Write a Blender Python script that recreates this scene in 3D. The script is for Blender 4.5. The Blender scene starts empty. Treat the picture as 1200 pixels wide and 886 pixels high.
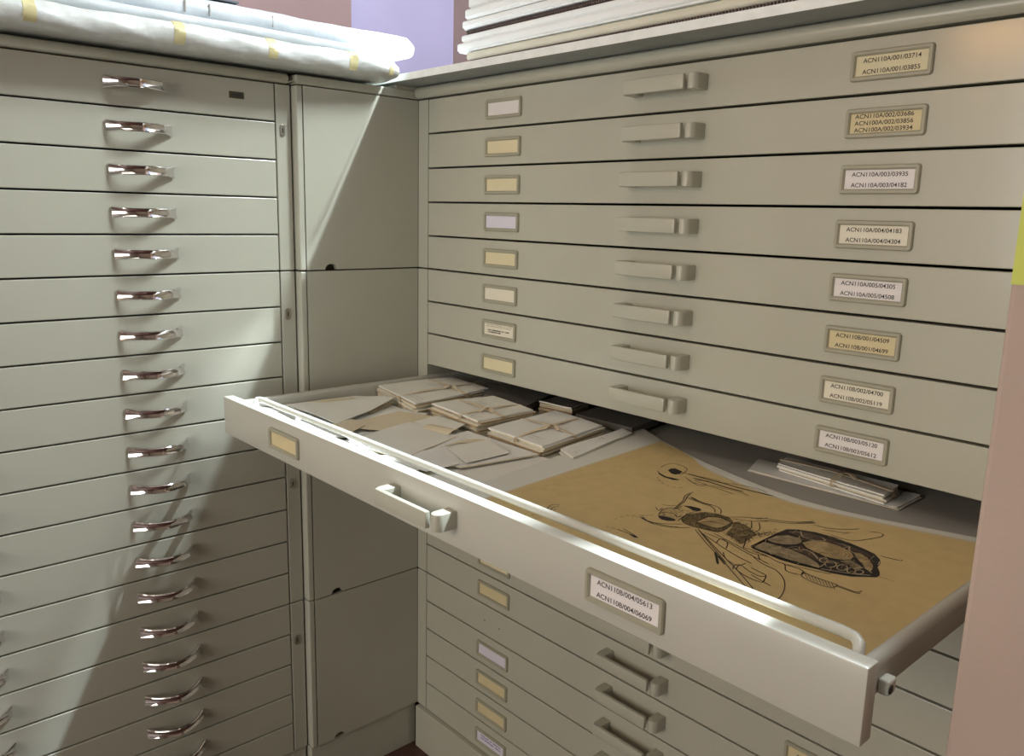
import bpy, bmesh, math, random
from mathutils import Vector, Matrix

random.seed(7)
SC = bpy.context.scene
COL = SC.collection

# ------------------------------------------------------------------ camera
cd = bpy.data.cameras.new('camera')
cam = bpy.data.objects.new('camera', cd)
COL.objects.link(cam)
RIGHT = Vector((0.6692720603304521, 0.7426344884206126, 0.023852166971476865))
DOWN = Vector((0.16022635813117084, -0.11290283617448223, -0.9806020924634908))
FWD = Vector((-0.7255359559808197, 0.6601113286347703, -0.194552333285899))
mw = Matrix((( RIGHT.x, -DOWN.x, -FWD.x, 1.35253903),
             ( RIGHT.y, -DOWN.y, -FWD.y, -0.995458481),
             ( RIGHT.z, -DOWN.z, -FWD.z, -0.212563475),
             (0, 0, 0, 1)))
cam.matrix_world = mw
cd.sensor_width = 36.0
cd.lens = 36.0 * 972.328945 / 1200.0
cd.clip_start = 0.02
SC.camera = cam

# ------------------------------------------------------------------ light
SC.view_settings.view_transform = 'Standard'
SC.view_settings.look = 'None'
SC.view_settings.gamma = 1.0
SC.view_settings.use_curve_mapping = False
SC.view_settings.exposure = 0.12

W = bpy.data.worlds.new('world')
SC.world = W
W.use_nodes = True
bgn = W.node_tree.nodes['Background']
bgn.inputs[0].default_value = (0.55, 0.68, 0.9, 1)
bgn.inputs[1].default_value = 1.2


def area(name, loc, target, sx, sy, power, col, spread=180):
    l = bpy.data.lights.new(name, 'AREA')
    l.shape = 'RECTANGLE'
    l.size, l.size_y = sx, sy
    l.energy = power
    l.color = col
    l.spread = math.radians(spread)
    o = bpy.data.objects.new(name, l)
    o.location = loc
    d = Vector(target) - Vector(loc)
    o.rotation_euler = d.to_track_quat('-Z', 'Y').to_euler()
    COL.objects.link(o)
    return o


# steep sun from behind the cabinets, entering through the high back window
sl = bpy.data.lights.new('sun', 'SUN')
sl.energy = 12
sl.angle = math.radians(1.6)
sl.color = (0.82, 0.94, 1.0)
so = bpy.data.objects.new('sun', sl)
so.rotation_euler = Vector((-0.34, -1.0, -2.0)).to_track_quat('-Z', 'Y').to_euler()
so.location = (1.5, 3.5, 5.0)
COL.objects.link(so)
# daylight through the side window, and skylight through the back window
sw = area('side_window_daylight', (1.14, 0.60, 1.30), (-0.05, -0.40, -0.40), 0.12, 0.50, 44, (0.90, 0.99, 1.0))
sz_ = Vector((1.19, 0.96, 1.6)).normalized()          # lamp turned into a leaning strip, shaped to soften shadows one way
sx_ = Vector((0.0, 0.5, 0.866)).cross(sz_).normalized()
sy_ = sz_.cross(sx_)
sw.rotation_euler = Matrix((sx_, sy_, sz_)).transposed().to_euler()
area('window_daylight', (0.60, 0.785, 1.55), (0.1, -0.35, -0.2), 0.98, 0.40, 25, (0.84, 0.94, 1.0))
# added soft fill from overhead, behind the camera
area('overhead_fill_light', (1.0, -1.9, 1.95), (0.6, -1.2, -1.4), 1.2, 1.2, 11, (1.0, 0.96, 0.83))
# added broad fill from the wall behind the camera
area('front_fill_light', (0.75, -2.95, -0.35), (0.6, 0.0, -0.8), 1.3, 1.6, 40, (1.0, 0.97, 0.90))

# ------------------------------------------------------------------ materials
MATS = {}


def nodes_of(name):
    m = bpy.data.materials.new(name)
    m.use_nodes = True
    nt = m.node_tree
    return m, nt, nt.nodes['Principled BSDF']


def mat(name, col, rough=0.5, metal=0.0, spec=0.5, bump=0.0, bscale=200.0, var=0.0, vscale=6.0,
        emit=None, estr=0.0, coat=0.0, stretch=None, sheen=0.0):
    m, nt, b = nodes_of(name)
    b.inputs['Roughness'].default_value = rough
    b.inputs['Metallic'].default_value = metal
    b.inputs['Specular IOR Level'].default_value = spec
    b.inputs['Coat Weight'].default_value = coat
    b.inputs['Coat Roughness'].default_value = 0.13
    b.inputs['Base Color'].default_value = (*col, 1)
    tc = nt.nodes.new('ShaderNodeTexCoord')
    src = tc.outputs['Object']
    if stretch:
        mp = nt.nodes.new('ShaderNodeMapping')
        mp.inputs['Scale'].default_value = stretch
        nt.links.new(src, mp.inputs['Vector'])
        src = mp.outputs['Vector']
    if var > 0:
        n = nt.nodes.new('ShaderNodeTexNoise')
        n.inputs['Scale'].default_value = vscale
        n.inputs['Detail'].default_value = 5
        nt.links.new(src, n.inputs['Vector'])
        r = nt.nodes.new('ShaderNodeValToRGB')
        r.color_ramp.elements[0].position = 0.3
        r.color_ramp.elements[1].position = 0.7
        r.color_ramp.elements[0].color = (*[c * (1 - var) for c in col], 1)
        r.color_ramp.elements[1].color = (*[min(1, c * (1 + var)) for c in col], 1)
        nt.links.new(n.outputs['Fac'], r.inputs['Fac'])
        nt.links.new(r.outputs['Color'], b.inputs['Base Color'])
    if bump > 0:
        n2 = nt.nodes.new('ShaderNodeTexNoise')
        n2.inputs['Scale'].default_value = bscale
        n2.inputs['Detail'].default_value = 3
        nt.links.new(src, n2.inputs['Vector'])
        bp = nt.nodes.new('ShaderNodeBump')
        bp.inputs['Strength'].default_value = bump
        bp.inputs['Distance'].default_value = 0.001
        nt.links.new(n2.outputs['Fac'], bp.inputs['Height'])
        nt.links.new(bp.outputs['Normal'], b.inputs['Normal'])
    if emit:
        b.inputs['Emission Color'].default_value = (*emit, 1)
        b.inputs['Emission Strength'].default_value = estr
    MATS[name] = m
    return m


PAINT = mat('cream_enamel', (0.455, 0.45, 0.375), 0.36, spec=0.4, coat=0.3, bump=0.12, bscale=420, var=0.035, vscale=5)
PAINT_W = mat('white_enamel', (0.50, 0.49, 0.435), 0.30, spec=0.5, bump=0.08, bscale=420, var=0.02, vscale=5)
HOLDER = mat('holder_enamel', (0.36, 0.345, 0.265), 0.4, bump=0.1, bscale=500, var=0.03)
DARK = mat('dark_interior', (0.05, 0.045, 0.04), 0.8, spec=0.1)  # cabinet insides coloured near-black; shade put into the colour
CHROME = mat('chrome', (0.78, 0.75, 0.76), 0.09, metal=1.0, bump=0.05, bscale=60)
STEEL = mat('dull_steel', (0.42, 0.40, 0.36), 0.32, metal=1.0)
LOCKDK = mat('lock_dark', (0.03, 0.028, 0.025), 0.4)
BRASS = mat('plate_brass', (0.10, 0.085, 0.035), 0.4, metal=0.6)
CARD_CREAM = mat('card_cream', (0.70, 0.63, 0.42), 0.6, var=0.05, vscale=20)
CARD_WHITE = mat('card_white', (0.76, 0.72, 0.72), 0.6, var=0.03, vscale=20)
CARD_LILAC = mat('card_lilac', (0.68, 0.66, 0.76), 0.6, var=0.03, vscale=20)
CARD_PALE = mat('card_pale', (0.74, 0.70, 0.58), 0.6, var=0.04, vscale=20)
CARD_TAN = mat('card_tan', (0.64, 0.55, 0.33), 0.6, var=0.05, vscale=20)
TXT = mat('text_ink', (0.035, 0.03, 0.03), 0.7)
TXT_V = mat('text_violet', (0.16, 0.13, 0.30), 0.7)
TXT_G = mat('text_grey', (0.38, 0.35, 0.27), 0.7)
PENCIL = mat('pencil_script', (0.30, 0.29, 0.33), 0.8)
WALLP = mat('pink_plaster', (0.47, 0.365, 0.315), 0.85, bump=0.4, bscale=120, var=0.06, vscale=4)
ROOMW = mat('room_plaster', (0.42, 0.37, 0.31), 0.85, bump=0.4, bscale=120, var=0.06, vscale=4)
WALLM = mat('mauve_plaster', (0.30, 0.20, 0.20), 0.85, bump=0.4, bscale=120, var=0.06, vscale=3)
WALLDAY = mat('daylit_plaster', (0.42, 0.375, 0.57), 0.85, bump=0.3, bscale=120, var=0.04, vscale=4)  # bluish daylight on the corner wall put into the plaster colour
CEIL = mat('ceiling_white', (0.62, 0.58, 0.52), 0.9, bump=0.3, bscale=80)
FLOORM = mat('floor_brown', (0.075, 0.032, 0.026), 0.45, bump=0.2, bscale=60, var=0.2, vscale=9)
BOARD = mat('board_grey', (0.30, 0.315, 0.31), 0.6, bump=0.35, bscale=160, var=0.10, vscale=26)
BEDGE = mat('board_cut_edge', (0.86, 0.90, 0.90), 0.55, bump=0.2, bscale=120, var=0.06, vscale=40)
BUBBLE = mat('bubble_wrap', (0.62, 0.64, 0.62), 0.38, spec=0.6, bump=1.0, bscale=70, var=0.12, vscale=40)
FOAM = mat('foam_wrap', (0.55, 0.59, 0.62), 0.55, bump=0.8, bscale=90, var=0.08, vscale=25)
TAPE = mat('yellow_tape', (0.62, 0.56, 0.31), 0.35, var=0.06)
DKBOARD = mat('dark_board', (0.10, 0.11, 0.13), 0.5)
FOLDW = mat('folder_white', (0.86, 0.89, 0.90), 0.55, var=0.04, vscale=10)
FOLDC = mat('folder_cream', (0.68, 0.66, 0.55), 0.6, var=0.05, vscale=10)
CORR = mat('corrugated', (0.055, 0.038, 0.036), 0.7)
CORR2 = mat('corrugated_flute', (0.16, 0.12, 0.105), 0.7)
ENV = mat('envelope_paper', (0.85, 0.84, 0.79), 0.75, bump=0.15, bscale=250, var=0.035, vscale=14)
ENV_Y = mat('envelope_yellowed', (0.74, 0.66, 0.49), 0.75, bump=0.15, bscale=250, var=0.06, vscale=14)
ENV_W = mat('envelope_white', (0.87, 0.87, 0.85), 0.75, bump=0.15, bscale=250, var=0.03, vscale=14)
ENV_B = mat('envelope_brown_edge', (0.46, 0.33, 0.21), 0.8, var=0.1, vscale=30)
BAND = mat('paper_band', (0.72, 0.62, 0.47), 0.7, var=0.04)
CARD_SHADE = mat('shaded_card', (0.13, 0.12, 0.11), 0.8, var=0.08)  # shade at the drawer back put into this dark card colour
BROWN_LIT = mat('brown_light', (0.23, 0.135, 0.09), 0.8, var=0.1)  # brown put in for light falling on contents at the drawer back
TISSUE = mat('grey_tissue', (0.40, 0.39, 0.36), 0.8, bump=0.2, bscale=200, var=0.05, vscale=10)
MOUNT = mat('mount_paper', (0.77, 0.77, 0.72), 0.8, bump=0.15, bscale=250, var=0.03, vscale=8)
TAN1 = mat('tan_edge_pale', (0.66, 0.59, 0.44), 0.8, bump=0.15, bscale=250, var=0.04)
TAN2 = mat('tan_edge', (0.68, 0.56, 0.34), 0.8, bump=0.15, bscale=250, var=0.05)
TAN = mat('tan_paper', (0.67, 0.515, 0.25), 0.8, bump=0.2, bscale=300, var=0.05, vscale=60)
INKM = mat('ink_black', (0.016, 0.012, 0.010), 0.7)
INKL = mat('ink_line', (0.05, 0.032, 0.018), 0.7)
INKBR = mat('ink_brown', (0.085, 0.052, 0.036), 0.7, var=0.4, vscale=120)
WASHG = mat('wash_grey', (0.33, 0.265, 0.16), 0.8, var=0.35, vscale=90)
WASHS = mat('wash_stipple', (0.27, 0.20, 0.09), 0.8, var=0.35, vscale=120)
WASHT = mat('wash_tan', (0.45, 0.335, 0.16), 0.8, var=0.25, vscale=70)
WASHP = mat('wash_pale', (0.50, 0.41, 0.27), 0.8)
NOTE = mat('yellow_note', (0.60, 0.66, 0.14), 0.7)
LAMPM = mat('lamp_glow', (0.9, 0.8, 0.6), 0.5, emit=(1.0, 0.55, 0.22), estr=34)
PLUG = mat('white_plastic', (0.66, 0.68, 0.62), 0.5)


# ------------------------------------------------------------------ mesh helpers
class MB:
    """collects shapes in one bmesh; faces remember their material"""

    def __init__(self):
        self.bm = bmesh.new()
        self.mats = []

    def mi(self, m):
        if m not in self.mats:
            self.mats.append(m)
        return self.mats.index(m)

    def _paint(self, faces, m):
        i = self.mi(m)
        for f in faces:
            f.material_index = i

    def box(self, x0, x1, y0, y1, z0, z1, m, bev=0.0, seg=2):
        before = set(self.bm.faces)
        vs = [self.bm.verts.new((x, y, z)) for x in (x0, x1) for y in (y0, y1) for z in (z0, z1)]
        q = [(0, 1, 3, 2), (4, 6, 7, 5), (0, 4, 5, 1), (2, 3, 7, 6), (0, 2, 6, 4), (1, 5, 7, 3)]
        fs = [self.bm.faces.new([vs[i] for i in f]) for f in q]
        if bev > 0:
            es = list({e for f in fs for e in f.edges})
            bmesh.ops.bevel(self.bm, geom=es, offset=bev, segments=seg, affect='EDGES', profile=0.5)
        self._paint([f for f in self.bm.faces if f not in before], m)
        return self

    def prism(self, poly, axis, a, b, m, bev=0.0):
        """poly: 2D points in the two axes other than `axis`, extruded from a to b"""
        def P(p, t):
            if axis == 0: return (t, p[0], p[1])
            if axis == 1: return (p[0], t, p[1])
            return (p[0], p[1], t)
        before = set(self.bm.faces)
        A = [self.bm.verts.new(P(p, a)) for p in poly]
        B = [self.bm.verts.new(P(p, b)) for p in poly]
        n = len(poly)
        self.bm.faces.new(A[::-1])
        self.bm.faces.new(B)
        for i in range(n):
            self.bm.faces.new((A[i], A[(i + 1) % n], B[(i + 1) % n], B[i]))
        new = [f for f in self.bm.faces if f not in before]
        if bev > 0:
            es = list({e for f in (new[0], new[1]) for e in f.edges})
            bmesh.ops.bevel(self.bm, geom=es, offset=bev, segments=2, affect='EDGES', profile=0.5)
            new = [f for f in self.bm.faces if f not in before]
        self._paint(new, m)
        return self

    def tube(self, pts, r, m, seg=10):
        before = set(self.bm.faces)
        pts = [Vector(p) for p in pts]
        rings = []
        up = Vector((0, 0, 1))
        for i, p in enumerate(pts):
            t = (pts[min(i + 1, len(pts) - 1)] - pts[max(i - 1, 0)]).normalized()
            u = up if abs(t.dot(up)) < 0.95 else Vector((1, 0, 0))
            a = t.cross(u).normalized()
            c = a.cross(t).normalized()
            rings.append([self.bm.verts.new(p + a * r * math.cos(2 * math.pi * k / seg) + c * r * math.sin(2 * math.pi * k / seg)) for k in range(seg)])
        for i in range(len(rings) - 1):
            for k in range(seg):
                self.bm.faces.new((rings[i][k], rings[i][(k + 1) % seg], rings[i + 1][(k + 1) % seg], rings[i + 1][k]))
        self.bm.faces.new(rings[0][::-1])
        self.bm.faces.new(rings[-1])
        self._paint([f for f in self.bm.faces if f not in before], m)
        return self

    def sweep(self, rings, m, cap=True):
        """rings: list of closed loops with the same number of 3D points"""
        before = set(self.bm.faces)
        R = [[self.bm.verts.new(p) for p in r] for r in rings]
        n = len(R[0])
        for i in range(len(R) - 1):
            for k in range(n):
                self.bm.faces.new((R[i][k], R[i][(k + 1) % n], R[i + 1][(k + 1) % n], R[i + 1][k]))
        if cap:
            self.bm.faces.new(R[0][::-1])
            self.bm.faces.new(R[-1])
        self._paint([f for f in self.bm.faces if f not in before], m)
        return self

    def slab(self, poly, z0, z1, m):
        return self.prism(poly, 2, z0, z1, m)

    def sheet(self, quad, th, m, lift=None, nu=10, nv=8, edge=None):
        """bent sheet of paper: quad = 4 corners (x,y,z) in order; lift(u,v) adds height"""
        c = [Vector(q) for q in quad]
        top, bot = [], []
        for j in range(nv + 1):
            v = j / nv
            rt, rb = [], []
            for i in range(nu + 1):
                u = i / nu
                p = c[0] * (1 - u) * (1 - v) + c[1] * u * (1 - v) + c[2] * u * v + c[3] * (1 - u) * v
                h = lift(u, v) if lift else 0.0
                rt.append(self.bm.verts.new((p.x, p.y, p.z + h)))
                rb.append(self.bm.verts.new((p.x, p.y, p.z + h - th)))
            top.append(rt)
            bot.append(rb)
        F = []
        for j in range(nv):
            for i in range(nu):
                F.append(self.bm.faces.new((top[j][i], top[j][i + 1], top[j + 1][i + 1], top[j + 1][i])))
                F.append(self.bm.faces.new((bot[j][i], bot[j + 1][i], bot[j + 1][i + 1], bot[j][i + 1])))
        E = []
        for i in range(nu):
            E.append(self.bm.faces.new((top[0][i], bot[0][i], bot[0][i + 1], top[0][i + 1])))
            E.append(self.bm.faces.new((top[nv][i], top[nv][i + 1], bot[nv][i + 1], bot[nv][i])))
        for j in range(nv):
            E.append(self.bm.faces.new((top[j][0], top[j + 1][0], bot[j + 1][0], bot[j][0])))
            E.append(self.bm.faces.new((top[j][nu], bot[j][nu], bot[j + 1][nu], top[j + 1][nu])))
        self._paint(F, m)
        self._paint(E, edge or m)
        return self

    def ribbon(self, pts, w, z, m):
        """flat stroke of ink lying at height z"""
        pts = [Vector((p[0], p[1])) for p in pts]
        L, Rr = [], []
        n = len(pts)
        for i, p in enumerate(pts):
            t = pts[min(i + 1, n - 1)] - pts[max(i - 1, 0)]
            if t.length < 1e-7:
                t = Vector((1, 0))
            t.normalize()
            nrm = Vector((-t.y, t.x))
            k = w / 2 * (0.55 if i in (0, n - 1) else 1.0)
            L.append(self.bm.verts.new((*(p + nrm * k), z)))
            Rr.append(self.bm.verts.new((*(p - nrm * k), z)))
        fs = []
        for i in range(n - 1):
            fs.append(self.bm.faces.new((L[i], Rr[i], Rr[i + 1], L[i + 1])))
        self._paint(fs, m)
        return self

    def blob(self, poly, z, m):
        vs = [self.bm.verts.new((p[0], p[1], z)) for p in poly]
        f = self.bm.faces.new(vs)
        r = bmesh.ops.triangulate(self.bm, faces=[f])
        self._paint(r['faces'], m)
        return self

    def build(self, name, parent=None, smooth=False, loc=None):
        bm = self.bm
        bmesh.ops.recalc_face_normals(bm, faces=bm.faces[:])
        me = bpy.data.meshes.new(name)
        bm.to_mesh(me)
        bm.free()
        for m in self.mats:
            me.materials.append(m)
        if smooth:
            for p in me.polygons:
                p.use_smooth = True
            me.set_sharp_from_angle(angle=math.radians(38))
        o = bpy.data.objects.new(name, me)
        COL.objects.link(o)
        if parent:
            o.parent = parent
        if loc:
            o.location = loc
        return o


def thing(name, label, cat, loc=(0, 0, 0), group=None, rz=0.0):
    o = bpy.data.objects.new(name, None)
    o.empty_display_size = 0.05
    COL.objects.link(o)
    o.location = loc
    o.rotation_euler = (0, 0, rz)
    tag(o, label, cat, group)
    return o


def tag(o, label, cat, group=None):
    o['label'] = label
    o['category'] = cat
    if group:
        o['group'] = group
    return o


def struct(o):
    o['kind'] = 'structure'
    return o


def copy_of(src, parent, loc):
    c = src.copy()
    COL.objects.link(c)
    c.parent = parent
    c.location = loc
    return c


def text_into(mb, lines, cx, y, ztop, width, pitch, m, height=None):
    """printed lines on a card in the plane y, facing -y"""
    for i, s in enumerate(lines):
        cu = bpy.data.curves.new('txt', 'FONT')
        cu.body = s
        cu.align_x = 'CENTER'
        cu.offset = 0.012
        ob = bpy.data.objects.new('txt', cu)
        COL.objects.link(ob)
        bpy.context.view_layer.update()
        me = ob.to_mesh()
        xs = [v.co.x for v in me.vertices]
        ys = [v.co.y for v in me.vertices]
        k = width / (max(xs) - min(xs))
        ky = k if not height else height / (max(ys) - min(ys))
        mx = (max(xs) + min(xs)) / 2
        idx = mb.mi(m)
        vv = [mb.bm.verts.new((cx + (v.co.x - mx) * k, y, ztop - i * pitch + (v.co.y - max(ys)) * ky)) for v in me.vertices]
        for p in me.polygons:
            try:
                f = mb.bm.faces.new([vv[j] for j in p.vertices])
                f.material_index = idx
            except ValueError:
                pass
        ob.to_mesh_clear()
        COL.objects.unlink(ob)
        bpy.data.objects.remove(ob)
        bpy.data.curves.remove(cu)


# ------------------------------------------------------------------ the room
FZ, CZ = -1.40, 2.6
XL, XR, YB, YF = -0.95, 3.0, 0.80, -3.0
struct(MB().box(XL - .1, XR + .1, YF - .1, YB + .1, FZ - .08, FZ, FLOORM).build('floor'))
struct(MB().box(XL - .1, XR + .1, YF - .1, YB + .1, CZ, CZ + .08, CEIL).build('ceiling'))
# back wall with the high window opening above the cabinets and the low one in the corner
WINS = ((0.02, 0.405, 1.36, 2.16), (0.415, 1.2605, 1.36, 2.175))
wb = MB()
wb.box(XL, 0.02, YB, YB + .1, FZ, CZ, WALLP)
for x0, x1, z0_, z1_ in WINS:
    wb.box(x0, x1, YB, YB + .1, FZ, z0_, WALLP).box(x0, x1, YB, YB + .1, z1_, CZ, WALLP)
wb.box(0.405, 0.415, YB, YB + .1, FZ, CZ, WALLP)
struct(wb.build('wall_back'))
for i, (x0, x1, z0_, z1_) in enumerate(WINS):
    f = MB()
    for q in ((x0, x0 + .012, z0_, z1_), (x1 - (.012 if i == 0 else .004), x1, z0_, z1_), (x0 + .012, x1 - .012, z0_, z0_ + .02), (x0 + .012, x1 - .012, z1_ - .012, z1_)):
        f.box(q[0], q[1], YB + .03, YB + .06, q[2], q[3], PLUG)
    struct(f.build('window_%d' % (i + 1)))
# left wall: mauve pier towards the room, corner recess behind it with daylight put into its colour
struct(MB().box(XL - .1, XL + .02, YF, 0.40, FZ, CZ, WALLM).build('wall_left'))
struct(MB().box(XL - .1, XL, 0.40, YB, FZ, CZ, WALLDAY).build('wall_corner'))
# the wall end that stands in front of the right end of the cabinets; a window above the cabinet top
sy0, sy1, sz0, sz1 = -0.10, 0.795, 0.22, 1.95
wr = MB()
wr.box(1.1605, 1.2605, -0.367, sy0, FZ, CZ, WALLP, 0.004)
wr.box(1.1605, 1.2605, sy1, YB, FZ, CZ, WALLP)
wr.box(1.1605, 1.2605, sy0, sy1, FZ, sz0, WALLP)
wr.box(1.1605, 1.2605, sy0, sy1, sz1, CZ, WALLP)
wr.box(1.2600, XR, -0.367, -0.25, FZ, CZ, WALLP)
struct(wr.build('wall_right'))
f = MB()
for q in ((sy0, sy0 + .03, sz0, sz1), (sy0 + .03, sy1, sz0, sz0 + .03), (sy0 + .03, sy1, sz1 - .03, sz1)):
    f.box(1.20, 1.24, q[0], q[1], q[2], q[3], PLUG)
struct(f.build('window_3'))
struct(MB().box(XR, XR + .1, YF, -0.25, FZ, CZ, ROOMW).build('wall_far_right'))
struct(MB().box(XL - .1, XR + .1, YF - .1, YF, FZ, CZ, ROOMW).build('wall_front'))

PITCH = 0.065
WD = 1.12            # drawer width, right bank


# ------------------------------------------------------------------ shared prototypes of fittings
def strap_handle_mb():
    """grey enamel pull: two round posts with a flat bar between them (x along the drawer, y towards the room)"""
    m = MB()
    for x0, x1 in ((0.0, 0.017), (0.113, 0.130)):
        pts = []
        xc, rx = (x0 + x1) / 2, (x1 - x0) / 2
        pts.append((x0, 0.0))
        for k in range(9):
            a = math.pi * (1 - k / 8)
            pts.append((xc + rx * math.cos(a), -0.0200 - 0.0095 * math.sin(a)))
        pts.append((x1, 0.0))
        m.prism(pts, 2, -0.0105, 0.0105, PAINT, 0.0012)
    m.box(0.0030, 0.1105, -0.0310, -0.0235, -0.0105, 0.0105, PAINT, 0.0022)
    return m


def bow_handle_mb():
    """chrome bow pull with a grooved face (y along the drawer, x towards the room)"""
    m = MB()
    rings = []
    N = 26
    for i in range(N + 1):
        t = i / N
        y = -0.0475 + 0.095 * t
        s = abs(2 * t - 1)
        x = 0.028 * (1 - s ** 1.9)
        ds = -0.028 * 1.9 * s ** 0.9 * 2 * (1 if t > .5 else -1) / 0.095
        nrm = Vector((1, -ds, 0)).normalized()
        h = 0.0072 * (1 + 0.36 * max(0, s - 0.72) / 0.28)
        prof = [(0.0, -h), (0.0032, -h * .98), (0.0046, -h * .80), (0.0036, -h * .5), (0.0026, 0), (0.0036, h * .5), (0.0046, h * .80), (0.0032, h * .98), (0.0, h)]
        if i in (0, N):
            x += 0.0002
        rings.append([(x + nrm.x * a, y + nrm.y * a, z) for a, z in prof])
    m.sweep(rings, CHROME)
    return m


def holder_mb(w, h):
    """raised label frame in the plane y=0, origin at its upper left corner"""
    m = MB()
    r = 0.0062
    d = -0.0045
    prof = [(0.0, 0.0), (0.0002, d * .6), (0.0014, d), (r - .0018, d), (r - .0002, d * .6), (r, 0.0)]
    R = 0.0040
    rings = []
    for cx, cz, a0 in ((R, -R, 180), (w - R, -R, 90), (w - R, -h + R, 0), (R, -h + R, -90)):
        for j in range(5):
            a = math.radians(a0 - 22.5 * j)
            u, v = math.cos(a), math.sin(a)
            ring = []
            for off, y in prof:
                k = R - off
                if k >= 0:
                    ring.append((cx + u * k, y, cz + v * k))
                else:
                    sxx = 1 if cx < w / 2 else -1
                    szz = -1 if cz > -h / 2 else 1
                    ring.append((cx - sxx * k, y, cz - szz * k))
            rings.append(ring)
    rings.append(rings[0])
    m.sweep(rings, HOLDER, cap=False)
    return m


def card_mb(w, h, m):
    r = 0.0062
    b = MB()
    b.box(r - .0005, w - r + .0005, -0.0012, 0.0, -h + r - .0005, -r + .0005, m)
    return b


def squiggles(b, x0, x1, y, z, m, hh=0.0016, seed=1):
    rr = random.Random(seed)
    x = x0
    while x < x1:
        w = rr.uniform(.0008, .0022)
        if rr.random() > .14:
            b.box(x, min(x + w, x1), y - .00015, y, z - hh * rr.uniform(.35, .6), z + hh * rr.uniform(.35, .6), m)
        x += w + rr.uniform(.0002, .0007)


SM_W, SM_H, BG_W, BG_H = 0.094, 0.0335, 0.0955, 0.0345
strap0 = strap_handle_mb().build('handle', smooth=True)
bow0 = bow_handle_mb().build('handle', smooth=True)
small0 = holder_mb(SM_W, SM_H).build('label_holder')
big0 = holder_mb(BG_W, BG_H).build('label_holder')

SMALL = {1: CARD_WHITE, 2: CARD_CREAM, 3: CARD_CREAM, 4: CARD_LILAC, 5: CARD_CREAM, 6: CARD_PALE, 7: CARD_PALE, 8: CARD_CREAM,
         9: CARD_TAN, 10: CARD_CREAM, 11: CARD_CREAM, 12: CARD_PALE, 13: CARD_CREAM, 14: CARD_CREAM, 15: CARD_TAN,
         17: CARD_LILAC, 18: CARD_TAN, 19: CARD_TAN, 20: CARD_LILAC}
BIG = {1: (CARD_CREAM, ['ACN110A/001/03714', 'ACN110A/001/03855']),
       2: (CARD_TAN, ['ACN110A/002/03686', 'ACN100A/002/03856', 'ACN100A/002/03934']),
       3: (CARD_WHITE, ['ACN110A/003/03935', 'ACN110A/003/04182']),
       4: (CARD_PALE, ['ACN110A/004/04183', 'ACN110A/004/04304']),
       5: (CARD_WHITE, ['ACN110A/005/04305', 'ACN110A/005/04508']),
       6: (CARD_TAN, ['ACN110B/001/04509', 'ACN110B/001/04699']),
       7: (CARD_PALE, ['ACN110B/002/04700', 'ACN110B/002/05119']),
       8: (CARD_WHITE, ['ACN110B/003/05120', 'ACN110B/003/05612']),
       9: (CARD_WHITE, ['ACN110B/004/05613', 'ACN110B/004/06069']),
       15: (CARD_TAN, ['ACN'])}


def fit_right_drawer(dr, k):
    """handle, label frames and cards of a right-bank drawer; dr's origin is the upper left of its front"""
    copy_of(strap0, dr, (0.513, 0.0, -0.0295))
    if k in SMALL:
        h = copy_of(small0, dr, (0.1735, 0.0, -0.0165))
        c = card_mb(SM_W, SM_H, SMALL[k])
        if k == 7:
            for j, (za, mm) in enumerate(((-0.0085, TXT_G), (-0.0115, TXT_G), (-0.0185, TXT), (-0.0222, TXT))):
                squiggles(c, 0.012 + .004 * (j > 1), (0.082, 0.08, 0.078, 0.052)[j], -0.0012, za, mm, .0022 if j > 1 else .0014, seed=j)
        if k == 20:
            squiggles(c, 0.018, 0.078, -0.0012, -0.0125, TXT_V, .0026, seed=9)
            squiggles(c, 0.018, 0.078, -0.0012, -0.0185, TXT_V, .0026, seed=10)
        if k in (2, 4, 10, 11, 14):
            pass
        o = c.build('label_card', dr, loc=(0.1735, 0.0, -0.0165))
        if k == 7:
            o['label'] = 'small pale card with lines of faint typewritten text'
        if k == 20:
            o['label'] = 'lilac card with two lines of violet print'
    if k not in (14, 16):
        copy_of(big0, dr, (0.8465, 0.0, -0.0155))
        m, lines = BIG.get(k, (CARD_PALE, []))
        c = card_mb(BG_W, BG_H, m)
        if len(lines) == 1:
            text_into(c, lines, 0.0255, -0.00135, -0.0125, 0.013, 0.01, TXT)
        elif len(lines) == 2:
            text_into(c, lines, BG_W / 2, -0.00135, -0.0088, 0.067, 0.0125, TXT, 0.0052)
        elif lines:
            text_into(c, lines, BG_W / 2 - .002, -0.00135, -0.0068, 0.069, 0.0078, TXT, 0.0051)
        o = c.build('label_card', dr, loc=(0.8465, 0.0, -0.0155))
        if len(lines) > 1:
            o['label'] = 'label card printed ' + ' and '.join(lines)


# ------------------------------------------------------------------ cabinets
def carcass_right(z_top, z_bot, root, top=False):
    """steel shell of a right-bank unit with its drawer mouth open to the room (world coordinates minus root)"""
    m = MB()
    zt, zb = z_top - 0.0012, z_bot + 0.0012
    m.box(-0.0327, -0.0012, 0.0, 0.74, zb, zt, PAINT, 0.0012)
    m.box(WD + .0012, WD + .0327, 0.0, 0.74, zb, zt, PAINT, 0.0012)
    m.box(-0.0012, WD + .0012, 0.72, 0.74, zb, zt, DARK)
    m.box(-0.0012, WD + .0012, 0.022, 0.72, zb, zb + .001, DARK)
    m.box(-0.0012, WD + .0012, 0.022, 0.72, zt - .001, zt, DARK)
    return m.build('carcass', root)


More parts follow.
